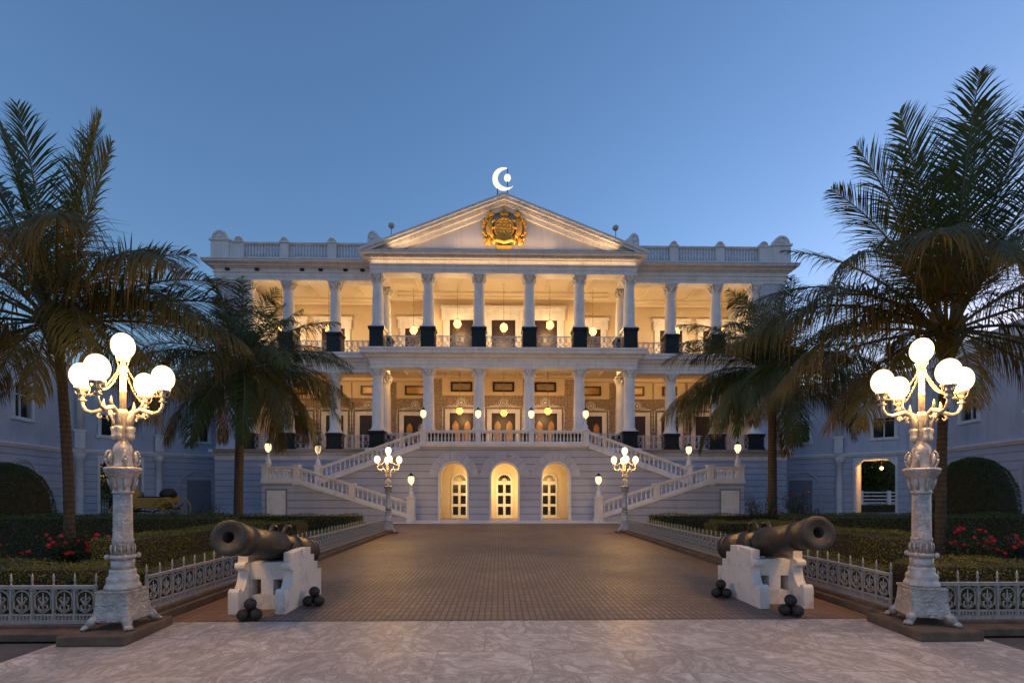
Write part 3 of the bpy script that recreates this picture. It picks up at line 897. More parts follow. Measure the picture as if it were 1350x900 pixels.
def lower_bay(x, y, amber, wide=1.72):
    door(x, y, F1, wide, 2.95, 0.28, 0, arches=abs(x) < 7.5)
    mb = MB(); scroll_relief(mb, x, y - 0.06, F1 + 3.42, wide + 0.56)
    P(mb, 'overdoor_relief', MT['white'])
    mb = MB(); w = wide / 2 + 0.4
    zb, zt = F1 + 4.25, 10.146
    mb.box(x - w - 0.15, x + w + 0.15, y - 0.04, y - 0.003, zb, zt)
    P(mb, 'transom_surround', MT['cream'])
    mb = MB()
    z0, z1 = F1 + 4.5, F1 + 5.2; w = wide / 2 - 0.08
    for (a, b, c, d) in ((x - w, x - w + 0.14, z0, z1), (x + w - 0.14, x + w, z0, z1), (x - w + 0.14, x + w - 0.14, z0, z0 + 0.12), (x - w + 0.14, x + w - 0.14, z1 - 0.12, z1)):
        mb.box(a, b, y - 0.12, y - 0.041, c, d)
    f = P(mb, 'transom_window', MT['wood'])
    mb = MB(); mb.box(x - w + 0.14, x + w - 0.14, y - 0.08, y - 0.042, z0 + 0.12, z1 - 0.12)
    g = mb.build('pane', MT['amber_glass' if amber else 'grey_glass'], f); g.matrix_parent_inverse = Matrix.Identity(4)
for x in (-3.04, 0.0, 3.04): lower_bay(x, 35.3, False)
for x in (-6.6, 6.6): lower_bay(x, 36.6, True)
for x in (-10.1, -12.6, -15.2, 10.1, 12.6, 15.2): lower_bay(x, 36.6, True, 1.3)
mb = MB()
for (xa, xb, y) in ((-5.15, 5.15, 35.3), (-16.95, -5.25, 36.6), (5.25, 16.95, 36.6)):
    mb.box(xa, xb, y - 0.03, y - 0.0035, F1 + 5.45, 10.145); mb.box(xa, xb, y - 0.28, y - 0.031, 9.9, 10.144); mb.box(xa, xb, y - 0.05, y - 0.0035, F1, F1 + 0.3)
P(mb, 'wall_cornice', MT['cream'])

# cast iron railings between the pedestals
def rail_panel(w, h, posts):
    mb = MB()
    mb.box(-w / 2, w / 2, -0.025, 0.025, h - 0.05, h); mb.box(-w / 2, w / 2, -0.02, 0.02, 0.06, 0.1)
    n = max(2, int(w / 0.34))
    for i in range(n):
        x = -w / 2 + (i + 0.5) * w / n
        r = w / n * 0.44
        mb.ring((x, 0, h * 0.3), r, 0.018, 10, 4); mb.ring((x, 0, h * 0.72), r, 0.018, 10, 4)
        mb.tube([(x - r, 0, h * 0.1), (x, 0, h * 0.5), (x + r, 0, h * 0.1)], 0.016, 4); mb.tube([(x - r, 0, h * 0.94), (x, 0, h * 0.5), (x + r, 0, h * 0.94)], 0.016, 4)
    for i in range(n + 1):
        x = -w / 2 + i * w / n
        mb.box(x - 0.012, x + 0.012, -0.012, 0.012, 0.08, h - 0.02)
    if posts:
        for x in (-w / 6, w / 6): mb.box(x - 0.05, x + 0.05, -0.05, 0.05, 0.0, h + 0.03)
    return mb
rp = rail_panel(2.28, 0.98, False).build('iron_railing', MT['ironrail'])
me_rail = rp.data; bpy.data.objects.remove(rp)
rp = rail_panel(2.28, 0.98, True).build('iron_railing', MT['ironrail'])
me_railp = rp.data; bpy.data.objects.remove(rp)
for F, me in ((F2, me_rail), (F1, me_railp)):
    for i in range(5):
        if F == F1 and 0 < i < 4: continue
        PC(me, 'iron_railing', palace, ((port[i] + port[i + 1]) / 2, YP, F))
    for s in (-1, 1):
        for a, b in ((8.55, 10.66), (11.54, 13.71), (14.59, 16.3)):
            o = PC(me, 'iron_railing', palace, (s * (a + b) / 2, YW - 0.1, F)); o.scale = ((b - a) / 2.28, 1, 1)

# ================================================================== ENTRANCE TERRACE AND STAIRS
terr = thing('entrance_staircase', 'pale rusticated double staircase with white balustrades and three arched doorways below the portico', 'staircase', (0, 27.3, 0))
def S(mb, name, m, parent=None, **kw):
    o = mb.build(name, m, **kw)
    o.parent = parent or terr
    o.matrix_parent_inverse = Matrix.Translation((0, -27.3, 0))
    return o
YF, YL = 27.3, 25.62          # terrace front, lower-flight front
TX = 4.6
LZ, LX0, LX1 = 2.1, 10.9, 12.65
BH = 0.76
arches = [(-2.87, 0.76, 0.07, 2.52, True), (0, 0.76, 0.07, 2.52, True), (2.87, 0.76, 0.07, 2.52, True)]
mb = MB(); mb.wall_xz(-TX, TX, 0.0, 4.16, YF, YF + 0.55, arches); S(mb, 'terrace_wall', MT['rustic'])
mb = MB()
for (xc, hw, zb, zs, _) in arches:
    for r0, r1, yy in ((hw, hw + 0.1, 0.05), ):
        n = 22
        for i in range(n):
            a, b = PI * i / n, PI * (i + 1) / n
            mb.prism_xz([(xc + r0 * math.cos(a), zs + r0 * math.sin(a)), (xc + r1 * math.cos(a), zs + r1 * math.sin(a)), (xc + r1 * math.cos(b), zs + r1 * math.sin(b)), (xc + r0 * math.cos(b), zs + r0 * math.sin(b))], YF - yy, YF - 0.001)
        for s in (-1, 1):
            a, b = sorted((xc + s * r0, xc + s * r1)); mb.box(a, b, YF - yy, YF - 0.001, 0.07, zs)
S(mb, 'arch_moulding', MT['white'], weld=True)
mb = MB()
for (xc, hw, zb, zs, _) in arches:
    n = 9
    for i in range(n):
        a, b = PI * i / n + 0.018, PI * (i + 1) / n - 0.018
        r0, r1 = hw + 0.13, hw + 0.62
        mb.prism_xz([(xc + r0 * math.cos(a), zs + r0 * math.sin(a)), (xc + r1 * math.cos(a), zs + r1 * math.sin(a)), (xc + r1 * math.cos(b), zs + r1 * math.sin(b)), (xc + r0 * math.cos(b), zs + r0 * math.sin(b))], YF - 0.02, YF - 0.0015)
S(mb, 'voussoirs', MT['plain_wall'])
mb = MB(); mb.box(-TX - 0.1, TX + 0.1, YF - 0.14, YF + 0.4, 4.162, 4.24); mb.box(-TX - 0.16, TX + 0.16, YF - 0.2, YF + 0.4, 4.241, 4.345); S(mb, 'terrace_cornice', MT['white'])
mb = MB(); mb.box(-TX, TX, YF + 0.41, 31.3, 3.9, 4.34); S(mb, 'terrace_floor', MT['cream'])
mb = MB(); mb.box(-12.7, 12.7, 25.32, 32.0, 0.0, 0.068); S(mb, 'step_platform', MT['white'])
mb = MB(); mb.box(-4.3, 4.3, YF + 0.56, 29.48, 0.069, 0.09); S(mb, 'vestibule_floor', MT['floor'])
# vestibule: back wall, end walls
mb = MB(); mb.box(-4.3, 4.3, 29.5, 29.7, 0.0, 3.895); mb.box(-4.5, -4.3, YF + 0.56, 29.7, 0, 3.895); mb.box(4.3, 4.5, YF + 0.56, 29.7, 0, 3.895); S(mb, 'vestibule_wall', MT['cream'])
for x in (-2.72, 0.0, 2.72):
    mb = MB()
    y = 29.5; w, h = 0.98, 2.2
    mb.box(x - w / 2, x + w / 2, y - 0.05, y - 0.002, 0.09, 0.09 + h)
    q = w / 2
    n = 16
    for i in range(n):
        a, b = PI * i / n, PI * (i + 1) / n
        mb.prism_xz([(x + (q - 0.1) * math.cos(a), 2.29 + (q - 0.1) * math.sin(a)), (x + q * math.cos(a), 2.29 + q * math.sin(a)), (x + q * math.cos(b), 2.29 + q * math.sin(b)), (x + (q - 0.1) * math.cos(b), 2.29 + (q - 0.1) * math.sin(b))], y - 0.06, y - 0.002)
    d = S(mb, 'glazed_door', MT['white'], weld=True)
    for s in (-1, 1):
        for k in range(3):
            mb = MB(); z0 = 0.26 + k * 0.66
            cx = x + s * 0.23
            mb.box(cx - 0.155, cx + 0.155, y - 0.062, y - 0.051, z0, z0 + 0.5)
            o = mb.build('pane', MT['dark_glass'], d); o.matrix_parent_inverse = Matrix.Identity(4)
            o.matrix_parent_inverse = Matrix.Translation((0, 0, 0))
    mb = MB()
    for i in range(8):
        a, b = PI * i / 8 + 0.05, PI * (i + 1) / 8 - 0.05
        mb.prism_xz([(x + 0.16 * math.cos(a), 2.33 + 0.16 * math.sin(a)), (x + 0.38 * math.cos(a), 2.33 + 0.38 * math.sin(a)), (x + 0.38 * math.cos(b), 2.33 + 0.38 * math.sin(b)), (x + 0.16 * math.cos(b), 2.33 + 0.16 * math.sin(b))], y - 0.03, y - 0.004)
    o = mb.build('fanlight', MT['dark_glass'], d)
# upper flights
for s in (-1, 1):
    xe = 10.35
    mb = MB()
    poly = [(s * TX, 0), (s * TX, 4.16), (s * xe, LZ), (s * xe, 0)]
    mb.prism_xz(poly, YF, YF + 0.4); S(mb, 'stair_wall', MT['rustic'])
    mb = MB()
    balustrade(mb, (s * (TX + 0.16), 4.3), (s * xe, LZ + 0.16), BH, 0.25, 'x', YF + 0.06, 0.1)
    S(mb, 'balustrade', MT['white'])
    mb = MB(); mb.prism_xz([(s * (TX + 0.12), 4.1), (s * xe, LZ - 0.04), (s * xe, LZ + 0.16), (s * (TX + 0.12), 4.3)], YF - 0.12, YF + 0.25); S(mb, 'string_course', MT['white'])
    # steps of the upper flight
    mb = MB(); n = 14
    for i in range(n):
        x0 = TX + (xe - TX) * i / n; x1 = TX + (xe - TX) * (i + 1) / n
        a, b = sorted((s * x0, s * x1)); mb.box(a, b, YF + 0.41, 29.2, 0.07, 4.3 - (4.3 - LZ) * (i + 1) / n)
    S(mb, 'stair_steps', MT['white'])
    # lower flight: front wall, steps, landing
    x0 = 4.95
    mb = MB()
    mb.prism_xz([(s * x0, 0.069), (s * x0, 0.25), (s * LX0, LZ), (s * LX1, LZ), (s * LX1, 0.069)], YL - 0.15, YL + 0.15); 
    S(mb, 'lower_stair_wall', MT['rustic'])
    mb = MB(); a, b = sorted((s * (LX1 - 0.3), s * (LX1 - 0.001))); mb.box(a, b, YL + 0.16, 31.6, 0.069, LZ); S(mb, 'landing_wall', MT['rustic'])
    mb = MB(); n = 12
    for i in range(n):
        xa = x0 + (LX0 - x0) * i / n; xb = x0 + (LX0 - x0) * (i + 1) / n
        a, b = sorted((s * xa, s * xb)); mb.box(a, b, YL + 0.16, YF - 0.02, 0.07, 0.07 + (LZ - 0.07) * (i + 1) / n - 0.02)
    a, b = sorted((s * LX0, s * (LX1 - 0.31))); mb.box(a, b, YL + 0.16, 31.5, 0.07, LZ - 0.02)
    a, b = sorted((s * 10.36, s * LX0)); mb.box(a, b, YF + 0.01, 31.5, 0.07, LZ - 0.022)
    S(mb, 'stair_steps', MT['white'])
    mb = MB()
    mb.prism_xz([(s * (x0 + 0.2), 0.27), (s * LX0, LZ - 0.02), (s * LX0, LZ + 0.12), (s * (x0 + 0.2), 0.41)], YL - 0.2, YL + 0.2)
    mb.box(*sorted((s * LX0, s * (LX1 + 0.05))), YL - 0.2, YL + 0.2, LZ + 0.0, LZ + 0.12)
    S(mb, 'string_course', MT['white'])
    segs = [(x0 + 0.18, x0 + 2.9), (x0 + 3.25, LX0 - 0.15)]
    zz = lambda x: 0.38 + (x - x0 - 0.2) * (LZ - 0.29 + 0.02) / (LX0 - x0 - 0.2)
    for (xa, xb) in segs:
        mb = MB(); balustrade(mb, (s * xa, zz(xa)), (s * xb, zz(xb)), BH, 0.24, 'x', YL, 0.1); S(mb, 'balustrade', MT['white'])
    mb = MB(); balustrade(mb, (s * (LX0 + 0.15), LZ + 0.12), (s * (LX1 - 0.25), LZ + 0.12), BH, 0.22, 'x', YL, 0.1); S(mb, 'balustrade', MT['white'])
    mb = MB(); balustrade(mb, (YL + 0.2, LZ + 0.12), (31.3, LZ + 0.12), BH, 0.24, 'y', s * (LX1 - 0.12), 0.1); S(mb, 'balustrade', MT['white'])
    # piers
    def pier(x, y, z0, z1, w=0.15):
        mb = MB(); mb.box(x - w, x + w, y - w, y + w, z0, z1); mb.box(x - w - 0.04, x + w + 0.04, y - w - 0.04, y + w + 0.04, z1, z1 + 0.08)
        mb.box(x - w - 0.03, x + w + 0.03, y - w - 0.03, y + w + 0.03, z0, z0 + 0.1)
        S(mb, 'newel_pier', MT['white'], bevel=0.01)
    pier(s * x0, YL, 0.069, 1.3, 0.2)
    pier(s * (x0 + 3.075), YL, zz(x0 + 3.075), zz(x0 + 3.075) + 0.72)
    pier(s * LX0, YL, LZ - 0.1, LZ + 0.9); pier(s * (LX1 - 0.12), YL, LZ + 0.1, LZ + 0.9)
    pier(s * (xe + 0.1), YF + 0.06, LZ - 0.05, LZ + 0.95)
    pier(s * (TX - 0.02), YF + 0.06, 4.346, 5.06, 0.17)
    if s == 1:
        pier(-1.5, YF + 0.06, 4.346, 5.06, 0.15); pier(1.5, YF + 0.06, 4.346, 5.06, 0.15)
    # low white service door in the stair block
    mb = MB(); xd = s * 11.9
    mb.box(xd - 0.48, xd + 0.48, YL - 0.19, YL - 0.151, 0.07, 1.72)
    d = S(mb, 'service_door', MT['white'])
    mb = MB()
    for a, b, c, e in ((xd - 0.56, xd - 0.483, 0.07, 1.8), (xd + 0.483, xd + 0.56, 0.07, 1.8), (xd - 0.483, xd + 0.483, 1.723, 1.8)): mb.box(a, b, YL - 0.17, YL - 0.1505, c, e)
    mb.build('door_frame', MT['greydoor'], d)
    mb = MB()
    for k in (-1, 1):
        for zz0 in (0.2, 1.0): mb.box(xd + k * 0.23 - 0.17, xd + k * 0.23 + 0.17, YL - 0.2, YL - 0.191, zz0, zz0 + 0.62)
    o = mb.build('door_panels', MT['whitewash'], d)
for a, b in ((-TX + 0.16, -1.66), (-1.34, 1.34), (1.66, TX - 0.16)):
    mb = MB(); balustrade(mb, (a, 4.345), (b, 4.345), BH, 0.2, 'x', YF + 0.06, 0.1); S(mb, 'balustrade', MT['white'])

# ================================================================== COURT WINGS
def court_wing(s):
    w = thing('court_wing', ('pale blue-grey two-storey wing on the left, behind the yellow carriage, with an iron-barred gateway' if s < 0 else
                             'pale blue-grey two-storey wing on the right with a lamplit open gateway'), 'building', (s * 26, 33, 0))
    inv = Matrix.Translation((-s * 26, -33, 0))
    def W(mb, name, m, parent=None, **kw):
        o = mb.build(name, m, **kw)
        if parent is None: o.parent = w; o.matrix_parent_inverse = inv
        else: o.parent = parent
        return o
    FL = Matrix.Scale(s, 4, (1, 0, 0))
    def frame(ox, oy, dx, dy, nx, ny):
        # local (along, -outward, up): negative local y stands out into the court
        return FL @ Matrix(((dx, -nx, 0, ox), (dy, -ny, 0, oy), (0, 0, 1, 0), (0, 0, 0, 1)))
    q = math.sqrt(0.5)
    GF = frame(21.5, 36.0, q, -q, -q, -q)                 # splayed gate wall
    l2 = math.hypot(0.2, 1)
    SF = frame(27.2, 30.3, -0.2 / l2, -1 / l2, -1 / l2, 0.2 / l2)      # long side wall
    def part_wall(F, x0, x1, H, gops, uops, tag):
        mb = MB(); mb.M = F; mb.wall_xz(x0, x1, 0, 4.05, 0, 0.6, gops); W(mb, tag + 'ground_floor_wall', MT['court'])
        mb = MB(); mb.M = F; mb.wall_xz(x0, x1, 4.05, H, 0.0, 0.6, uops); W(mb, tag + 'upper_wall', MT['plain_wall'])
        mb = MB(); mb.M = F; mb.box(x0, x1, -0.08, -0.002, 4.08, 4.2); mb.box(x0, x1, -0.16, -0.002, 4.201, 4.34); W(mb, 'string_course', MT['white'])
        mb = MB(); mb.M = F; mb.box(x0, x1, -0.35, 0.5, H + 0.002, H + 0.3); mb.box(x0, x1, -0.12, 0.3, H + 0.301, H + 0.9); W(mb, 'roof_parapet', MT['white'])
    def window(F, x, hw, z0, z1, awning=False):
        mb = MB(); mb.M = F
        for (a, b, c, d) in ((x - hw - 0.17, x - hw, z0, z1), (x + hw, x + hw + 0.17, z0, z1), (x - hw - 0.17, x + hw + 0.17, z1, z1 + 0.18), (x - hw - 0.26, x + hw + 0.26, z0 - 0.18, z0)):
            mb.box(a, b, -0.09, 0.2, c, d)
        mb.box(x - 0.035, x + 0.035, 0.1, 0.17, z0, z1)
        zt = z0 + (z1 - z0) * 0.68
        mb.box(x - hw, x - 0.035, 0.1, 0.17, zt, zt + 0.06); mb.box(x + 0.035, x + hw, 0.1, 0.17, zt, zt + 0.06)
        f = W(mb, 'window', MT['white'])
        mb = MB(); mb.M = F; mb.box(x - hw, x + hw, 0.18, 0.22, z0, z1); W(mb, 'pane', MT['dark_glass'], f)
        if awning:
            mb = MB(); mb.M = F; mb.prism_yz([(-0.09, z1 + 0.1), (-0.6, z1 - 0.35), (-0.6, z1 - 0.39), (-0.09, z1 + 0.05)], x - hw - 0.1, x + hw + 0.1); W(mb, 'awning', MT['plain_wall'], f)
    def blind_arch(F, x, r0, zs, zb):
        mb = MB(); mb.M = F
        n = 16
        for i in range(n):
            a, b = PI * i / n, PI * (i + 1) / n
            mb.prism_xz([(x + r0 * math.cos(a), zs + r0 * math.sin(a)), (x + (r0 + 0.14) * math.cos(a), zs + (r0 + 0.14) * math.sin(a)), (x + (r0 + 0.14) * math.cos(b), zs + (r0 + 0.14) * math.sin(b)), (x + r0 * math.cos(b), zs + r0 * math.sin(b))], -0.07, -0.001)
        mb.box(x - r0 - 0.14, x - r0, -0.07, -0.001, zb, zs); mb.box(x + r0, x + r0 + 0.14, -0.07, -0.001, zb, zs)
        W(mb, 'blind_arch', MT['plain_wall'], weld=True)
    H = 8.6
    g0, g1 = 4.06, 6.2
    gc, gh = (g0 + g1) / 2, (g1 - g0) / 2
    part_wall(GF, -4.0, 8.06, H, [(gc, gh, 0.0, 3.85, False)], [(0.7, 0.55, 5.3, 6.9, False), (5.6, 0.55, 5.3, 6.9, False)], '')
    window(GF, 0.7, 0.55, 5.3, 6.9, True); window(GF, 5.6, 0.55, 5.3, 6.9, True)
    for x in (3.1, 7.2):
        mb = MB(); mb.M = GF
        mb.lathe([(0.3, 0), (0.3, 0.18), (0.25, 0.22), (0.22, 0.4), (0.21, 2.2), (0.19, 3.6), (0.25, 3.66), (0.3, 3.85), (0.3, 4.05)], x, -0.12, 0, 16)
        mb.box(x - 0.25, x + 0.25, -0.3, -0.165, 4.35, 5.4); mb.box(x - 0.31, x + 0.31, -0.36, -0.165, 5.4, 5.52)
        mb.lathe([(0.2, 0), (0.18, 2.4), (0.26, 2.6), (0.3, 2.9)], x, -0.12, 5.521, 16)
        W(mb, 'half_column', MT['white'])
    blind_arch(GF, 0.75, 1.15, 1.9, 0)
    mb = MB(); mb.M = GF; mb.box(-0.05, 1.45, -0.05, -0.003, 0, 2.5); W(mb, 'shut_door', MT['greydoor'])
    # gateway
    mb = MB(); mb.M = GF
    mb.box(g0 - 0.4, g0 - 0.01, 0.601, 2.2, 0, 3.86); mb.box(g1 + 0.01, g1 + 0.4, 0.601, 2.2, 0, 3.86); mb.box(g0 - 0.4, g1 + 0.4, 0.601, 2.2, 3.861, 4.2)
    W(mb, 'gateway_passage', MT['cream'])
    mb = MB(); mb.M = GF
    mb.prism_xz([(g0, 3.85), (g0, 3.4), (g0 + 0.45, 3.85)], -0.02, 0.55); mb.prism_xz([(g1, 3.85), (g1 - 0.45, 3.85), (g1, 3.4)], -0.02, 0.55)
    for (a, b, c, d) in ((g0 - 0.14, g0, 0, 3.85), (g1, g1 + 0.14, 0, 3.85), (g0 - 0.14, g1 + 0.14, 3.85, 3.98)): mb.box(a, b, -0.05, -0.003, c, d)
    W(mb, 'gateway_frame', MT['white'])
    wins = [3.1, 7.6, 12.2]
    part_wall(SF, -0.2, 17.0, H + 0.8, [], [(a, 0.62, 5.75, 7.55, False) for a in wins], 'side_')
    for a in wins:
        window(SF, a, 0.62, 5.75, 7.55); blind_arch(SF, a, 1.0, 2.4, 0.2)
    return GF, gc
GATE = {}
for s in (-1, 1): GATE[s] = court_wing(s)

# ================================================================== LAMPS
GP, GC = 100 * K, (1.0, 0.53, 0.15)
SLIM = Matrix.Diagonal((0.81, 0.81, 1, 1))
def make_lamp():
    t = thing('candelabra_lamp', 'x', 'lamp post', (0, 0, 0), 0, 'five-globe silver lamp posts along the drive')
    mb = MB()
    mb.frustum(0.212, 0.085, 0.212, 0.115); mb.frustum(0.2, 0.115, 0.18, 0.26); mb.frustum(0.18, 0.26, 0.17, 0.40); mb.frustum(0.182, 0.40, 0.182, 0.425)
    base = mb.build('base', MT['silver_rel'], t, bevel=0.006)
    for sx in (-1, 1):
        for sy in (-1, 1):
            mb = MB(); mb.M = Matrix.Diagonal((0.9, 0.9, 1, 1))
            a = math.atan2(sy, sx)
            mb.tube([(sx * 0.18, sy * 0.18, 0.13), (sx * 0.215, sy * 0.215, 0.085), (sx * 0.235, sy * 0.235, 0.04)], [0.05, 0.055, 0.05], 8)
            for k in (-0.5, 0, 0.5):
                mb.tube([(sx * 0.225, sy * 0.225, 0.045), (sx * 0.235 + 0.055 * math.cos(a + k), sy * 0.235 + 0.055 * math.sin(a + k), 0.032), (sx * 0.235 + 0.078 * math.cos(a + k), sy * 0.235 + 0.078 * math.sin(a + k), 0.014)], [0.034, 0.026, 0.016], 7)
            mb.build('foot', MT['silver_rel'], t)
    mb = MB(); mb.M = SLIM
    mb.lathe([(0.212, 0.426), (0.216, 0.445), (0.21, 0.47), (0.192, 0.49), (0.188, 0.52), (0.193, 0.545), (0.185, 0.565), (0.16, 0.585), (0.157, 0.615), (0.16, 0.64), (0.142, 0.66)], n=28)
    mb.lathe([(0.142, 0.66), (0.136, 0.7), (0.136, 0.77)], n=28, fl=0.03, nf=14)
    mb.lathe([(0.15, 0.77), (0.163, 0.785), (0.163, 0.805), (0.145, 0.82)], n=28)
    for i in range(4):
        a = PI / 4 + i * PI / 2
        mb.sphere((0.18 * math.cos(a), 0.18 * math.sin(a), 0.8), 0.034, 8, 6); mb.tube([(0.13 * math.cos(a), 0.13 * math.sin(a), 0.8), (0.18 * math.cos(a), 0.18 * math.sin(a), 0.8)], 0.022, 6)
    for i in range(12):
        a = i * PI / 6
        mb.tube([(0.128 * math.cos(a), 0.128 * math.sin(a), 0.82), (0.14 * math.cos(a), 0.14 * math.sin(a), 0.89), (0.136 * math.cos(a), 0.136 * math.sin(a), 0.94)], [0.012, 0.012, 0.006], 5)
    mb.build('pedestal', MT['silver'], t)
    mb = MB(); mb.M = SLIM
    mb.lathe([(0.128, 0.815), (0.125, 0.95), (0.13, 0.97), (0.13, 1.0), (0.117, 1.01), (0.115, 1.2), (0.111, 1.52)], n=28)
    mb.build('shaft', MT['silver_rel'], t)
    mb = MB(); mb.M = SLIM
    mb.lathe([(0.118, 1.52), (0.135, 1.535), (0.118, 1.555), (0.125, 1.6), (0.15, 1.66), (0.148, 1.69), (0.165, 1.71), (0.205, 1.76), (0.213, 1.79), (0.222, 1.8), (0.222, 1.82), (0.2, 1.83)], n=28)
    for i in range(4):
        a = i * PI / 2
        ca, sa = math.cos(a), math.sin(a)
        mb.tube([(0.13 * ca, 0.13 * sa, 1.56), (0.152 * ca, 0.152 * sa, 1.62), (0.165 * ca, 0.165 * sa, 1.69), (0.185 * ca, 0.185 * sa, 1.7)], [0.014, 0.018, 0.016, 0.01], 6)
        a += PI / 4; ca, sa = math.cos(a), math.sin(a)
        mb.tube([(0.12 * ca, 0.12 * sa, 1.57), (0.15 * ca, 0.15 * sa, 1.64), (0.17 * ca, 0.17 * sa, 1.7)], [0.016, 0.02, 0.012], 6)
    for i in range(28):
        a = 2 * PI * i / 28
        mb.sphere((0.21 * math.cos(a), 0.21 * math.sin(a), 1.775), 0.009, 6, 4)
    mb.build('capital', MT['silver'], t)
    mb = MB(); mb.M = SLIM
    mb.lathe([(0.13, 1.821), (0.14, 1.83), (0.125, 1.85), (0.112, 1.9), (0.108, 1.98), (0.115, 2.04), (0.098, 2.085), (0.06, 2.12), (0.05, 2.18), (0.05, 2.3), (0.045, 2.4), (0.066, 2.44), (0.064, 2.47), (0.045, 2.5)], n=20)
    for i in range(4):
        a = PI / 4 + i * PI / 2
        ca, sa = math.cos(a), math.sin(a)
        pts = []
        for k in range(17):
            q = k / 16 * 2 * PI
            pts.append(((0.155 + 0.04 * math.cos(q)) * ca, (0.155 + 0.04 * math.cos(q)) * sa, 1.93 + 0.085 * math.sin(q)))
        mb.tube(pts, 0.014, 5)
        mb.tube([(0.12 * ca, 0.12 * sa, 1.85), (0.155 * ca, 0.155 * sa, 1.93), (0.14 * ca, 0.14 * sa, 2.0)], [0.03, 0.035, 0.015], 6)
    vase = mb.build('vase', MT['silver'], t)
    mb = MB(); mb.M = SLIM
    mb.lathe([(0.040, 2.49), (0.038, 2.7), (0.042, 2.705), (0.042, 2.715), (0.037, 2.72), (0.035, 2.93), (0.055, 2.95), (0.058, 3.0), (0.045, 3.01)], n=10)
    mb.lathe([(0.03, 3.0), (0.03, 3.06), (0.075, 3.065), (0.08, 3.09), (0.07, 3.1)], n=14)
    for i in range(4):
        a = i * PI / 2 + 0.4; mb.tube([(0.045 * math.cos(a), 0.045 * math.sin(a), 3.0), (0.062 * math.cos(a), 0.062 * math.sin(a), 3.04), (0.082 * math.cos(a), 0.082 * math.sin(a), 3.11)], 0.008, 5)
    stem = mb.build('stem', MT['silver'], t)
    mb = MB(); mb.sphere((0, 0, 3.235), 0.15, 24, 16, (0.78, 0.78, 0.99)); g0 = mb.build('globe', MT['globe'], stem); glow(t, (0, 0, 3.235), GP, GC, 0.1)
    # arm pointing +x, then copies
    mb = MB(); mb.M = Matrix.Diagonal((0.89, 0.95, 1, 1))
    mb.lathe([(0.02, 2.13), (0.036, 2.15), (0.04, 2.2), (0.03, 2.22), (0.045, 2.26), (0.045, 2.29), (0.03, 2.3)], 0.095, 0, 0, 10)
    mb.tube([(0.095, 0, 2.28), (0.105, 0, 2.38), (0.15, 0, 2.47), (0.21, 0, 2.5), (0.28, 0, 2.475), (0.36, 0, 2.455), (0.43, 0, 2.475), (0.47, 0, 2.53), (0.48, 0, 2.6)], [0.028, 0.028, 0.03, 0.03, 0.027, 0.024, 0.022, 0.02, 0.018], 9)
    mb.tube([(0.2, 0, 2.5), (0.235, 0, 2.56), (0.225, 0, 2.62)], [0.02, 0.018, 0.004], 6)
    mb.tube([(0.27, 0, 2.47), (0.305, 0, 2.42), (0.27, 0, 2.39), (0.25, 0, 2.42)], [0.016, 0.014, 0.011, 0.006], 6)
    mb.tube([(0.14, 0, 2.45), (0.19, 0, 2.41), (0.17, 0, 2.36)], [0.016, 0.014, 0.005], 6)
    mb.lathe([(0.018, 2.58), (0.05, 2.6), (0.02, 2.62), (0.025, 2.65), (0.06, 2.66), (0.03, 2.67), (0.03, 2.7), (0.075, 2.715), (0.08, 2.735), (0.07, 2.74)], 0.48, 0, 0, 14)
    for i in range(4):
        a = i * PI / 2 + 0.4; mb.tube([(0.48 + 0.03 * math.cos(a), 0.03 * math.sin(a), 2.64), (0.48 + 0.065 * math.cos(a), 0.065 * math.sin(a), 2.68), (0.48 + 0.076 * math.cos(a), 0.076 * math.sin(a), 2.75)], 0.008, 5)
    arm = mb.build('arm', MT['silver'], t)
    mb = MB(); mb.sphere((0.427, 0, 2.875), 0.15, 24, 16, (0.78, 0.78, 0.99)); gl = mb.build('globe', MT['globe'], arm); gb = glow(arm, (0.427, 0, 2.875), GP, GC, 0.1)
    mb = MB()
    n = 22
    pr = [(0.045 + 0.335 * (i / n), 0, 2.97 - 0.31 * (i / n) - 0.34 * (i / n) * (1 - i / n)) for i in range(n + 1)]
    for i in range(n):
        p, q = Vector(pr[i]), Vector(pr[i + 1])
        c = (p + q) / 2; d = (q - p).normalized(); e = Vector((0, 1, 0)) if i % 2 else d.cross(Vector((0, 1, 0)))
        pts = [c + d * (0.017 * math.cos(k * PI / 4)) + e * (0.009 * math.sin(k * PI / 4)) for k in range(9)]
        mb.tube(pts, 0.0032, 4)
    ch = mb.build('chain', MT['silver'], t)
    for i in range(4):
        rz = i * PI / 2 + 0.12
        if i == 0: arm.rotation_euler.z = rz; ch.rotation_euler.z = rz
        else:
            a = arm.copy(); COL.objects.link(a); a.parent = t; a.rotation_euler.z = rz
            g = gl.copy(); COL.objects.link(g); g.parent = a
            g = gb.copy(); COL.objects.link(g); g.parent = a
            c = ch.copy(); COL.objects.link(c); c.parent = t; c.rotation_euler.z = rz
    return t
lamp = make_lamp()
lamps = [(lamp, (-4.685, 5.72, 0.105), 0.0, 'large silver five-globe lamp post in the left foreground, before the tall left palm'),
         (None, (4.74, 5.72, 0.105), -0.28, 'large silver five-globe lamp post in the right foreground, before the tall right palm'),
         (None, (-4.75, 19.5, 0.06), 0.2, 'distant lamp post at the far end of the left fence, before the left stairs'),
         (None, (4.75, 19.5, 0.06), -0.24, 'distant lamp post at the far end of the right fence, before the right stairs')]
for o, loc, rz, lab in lamps:
    if o is None: o = copy_tree(lamp)
    o.location = loc; o.rotation_euler.z = rz; o['label'] = lab
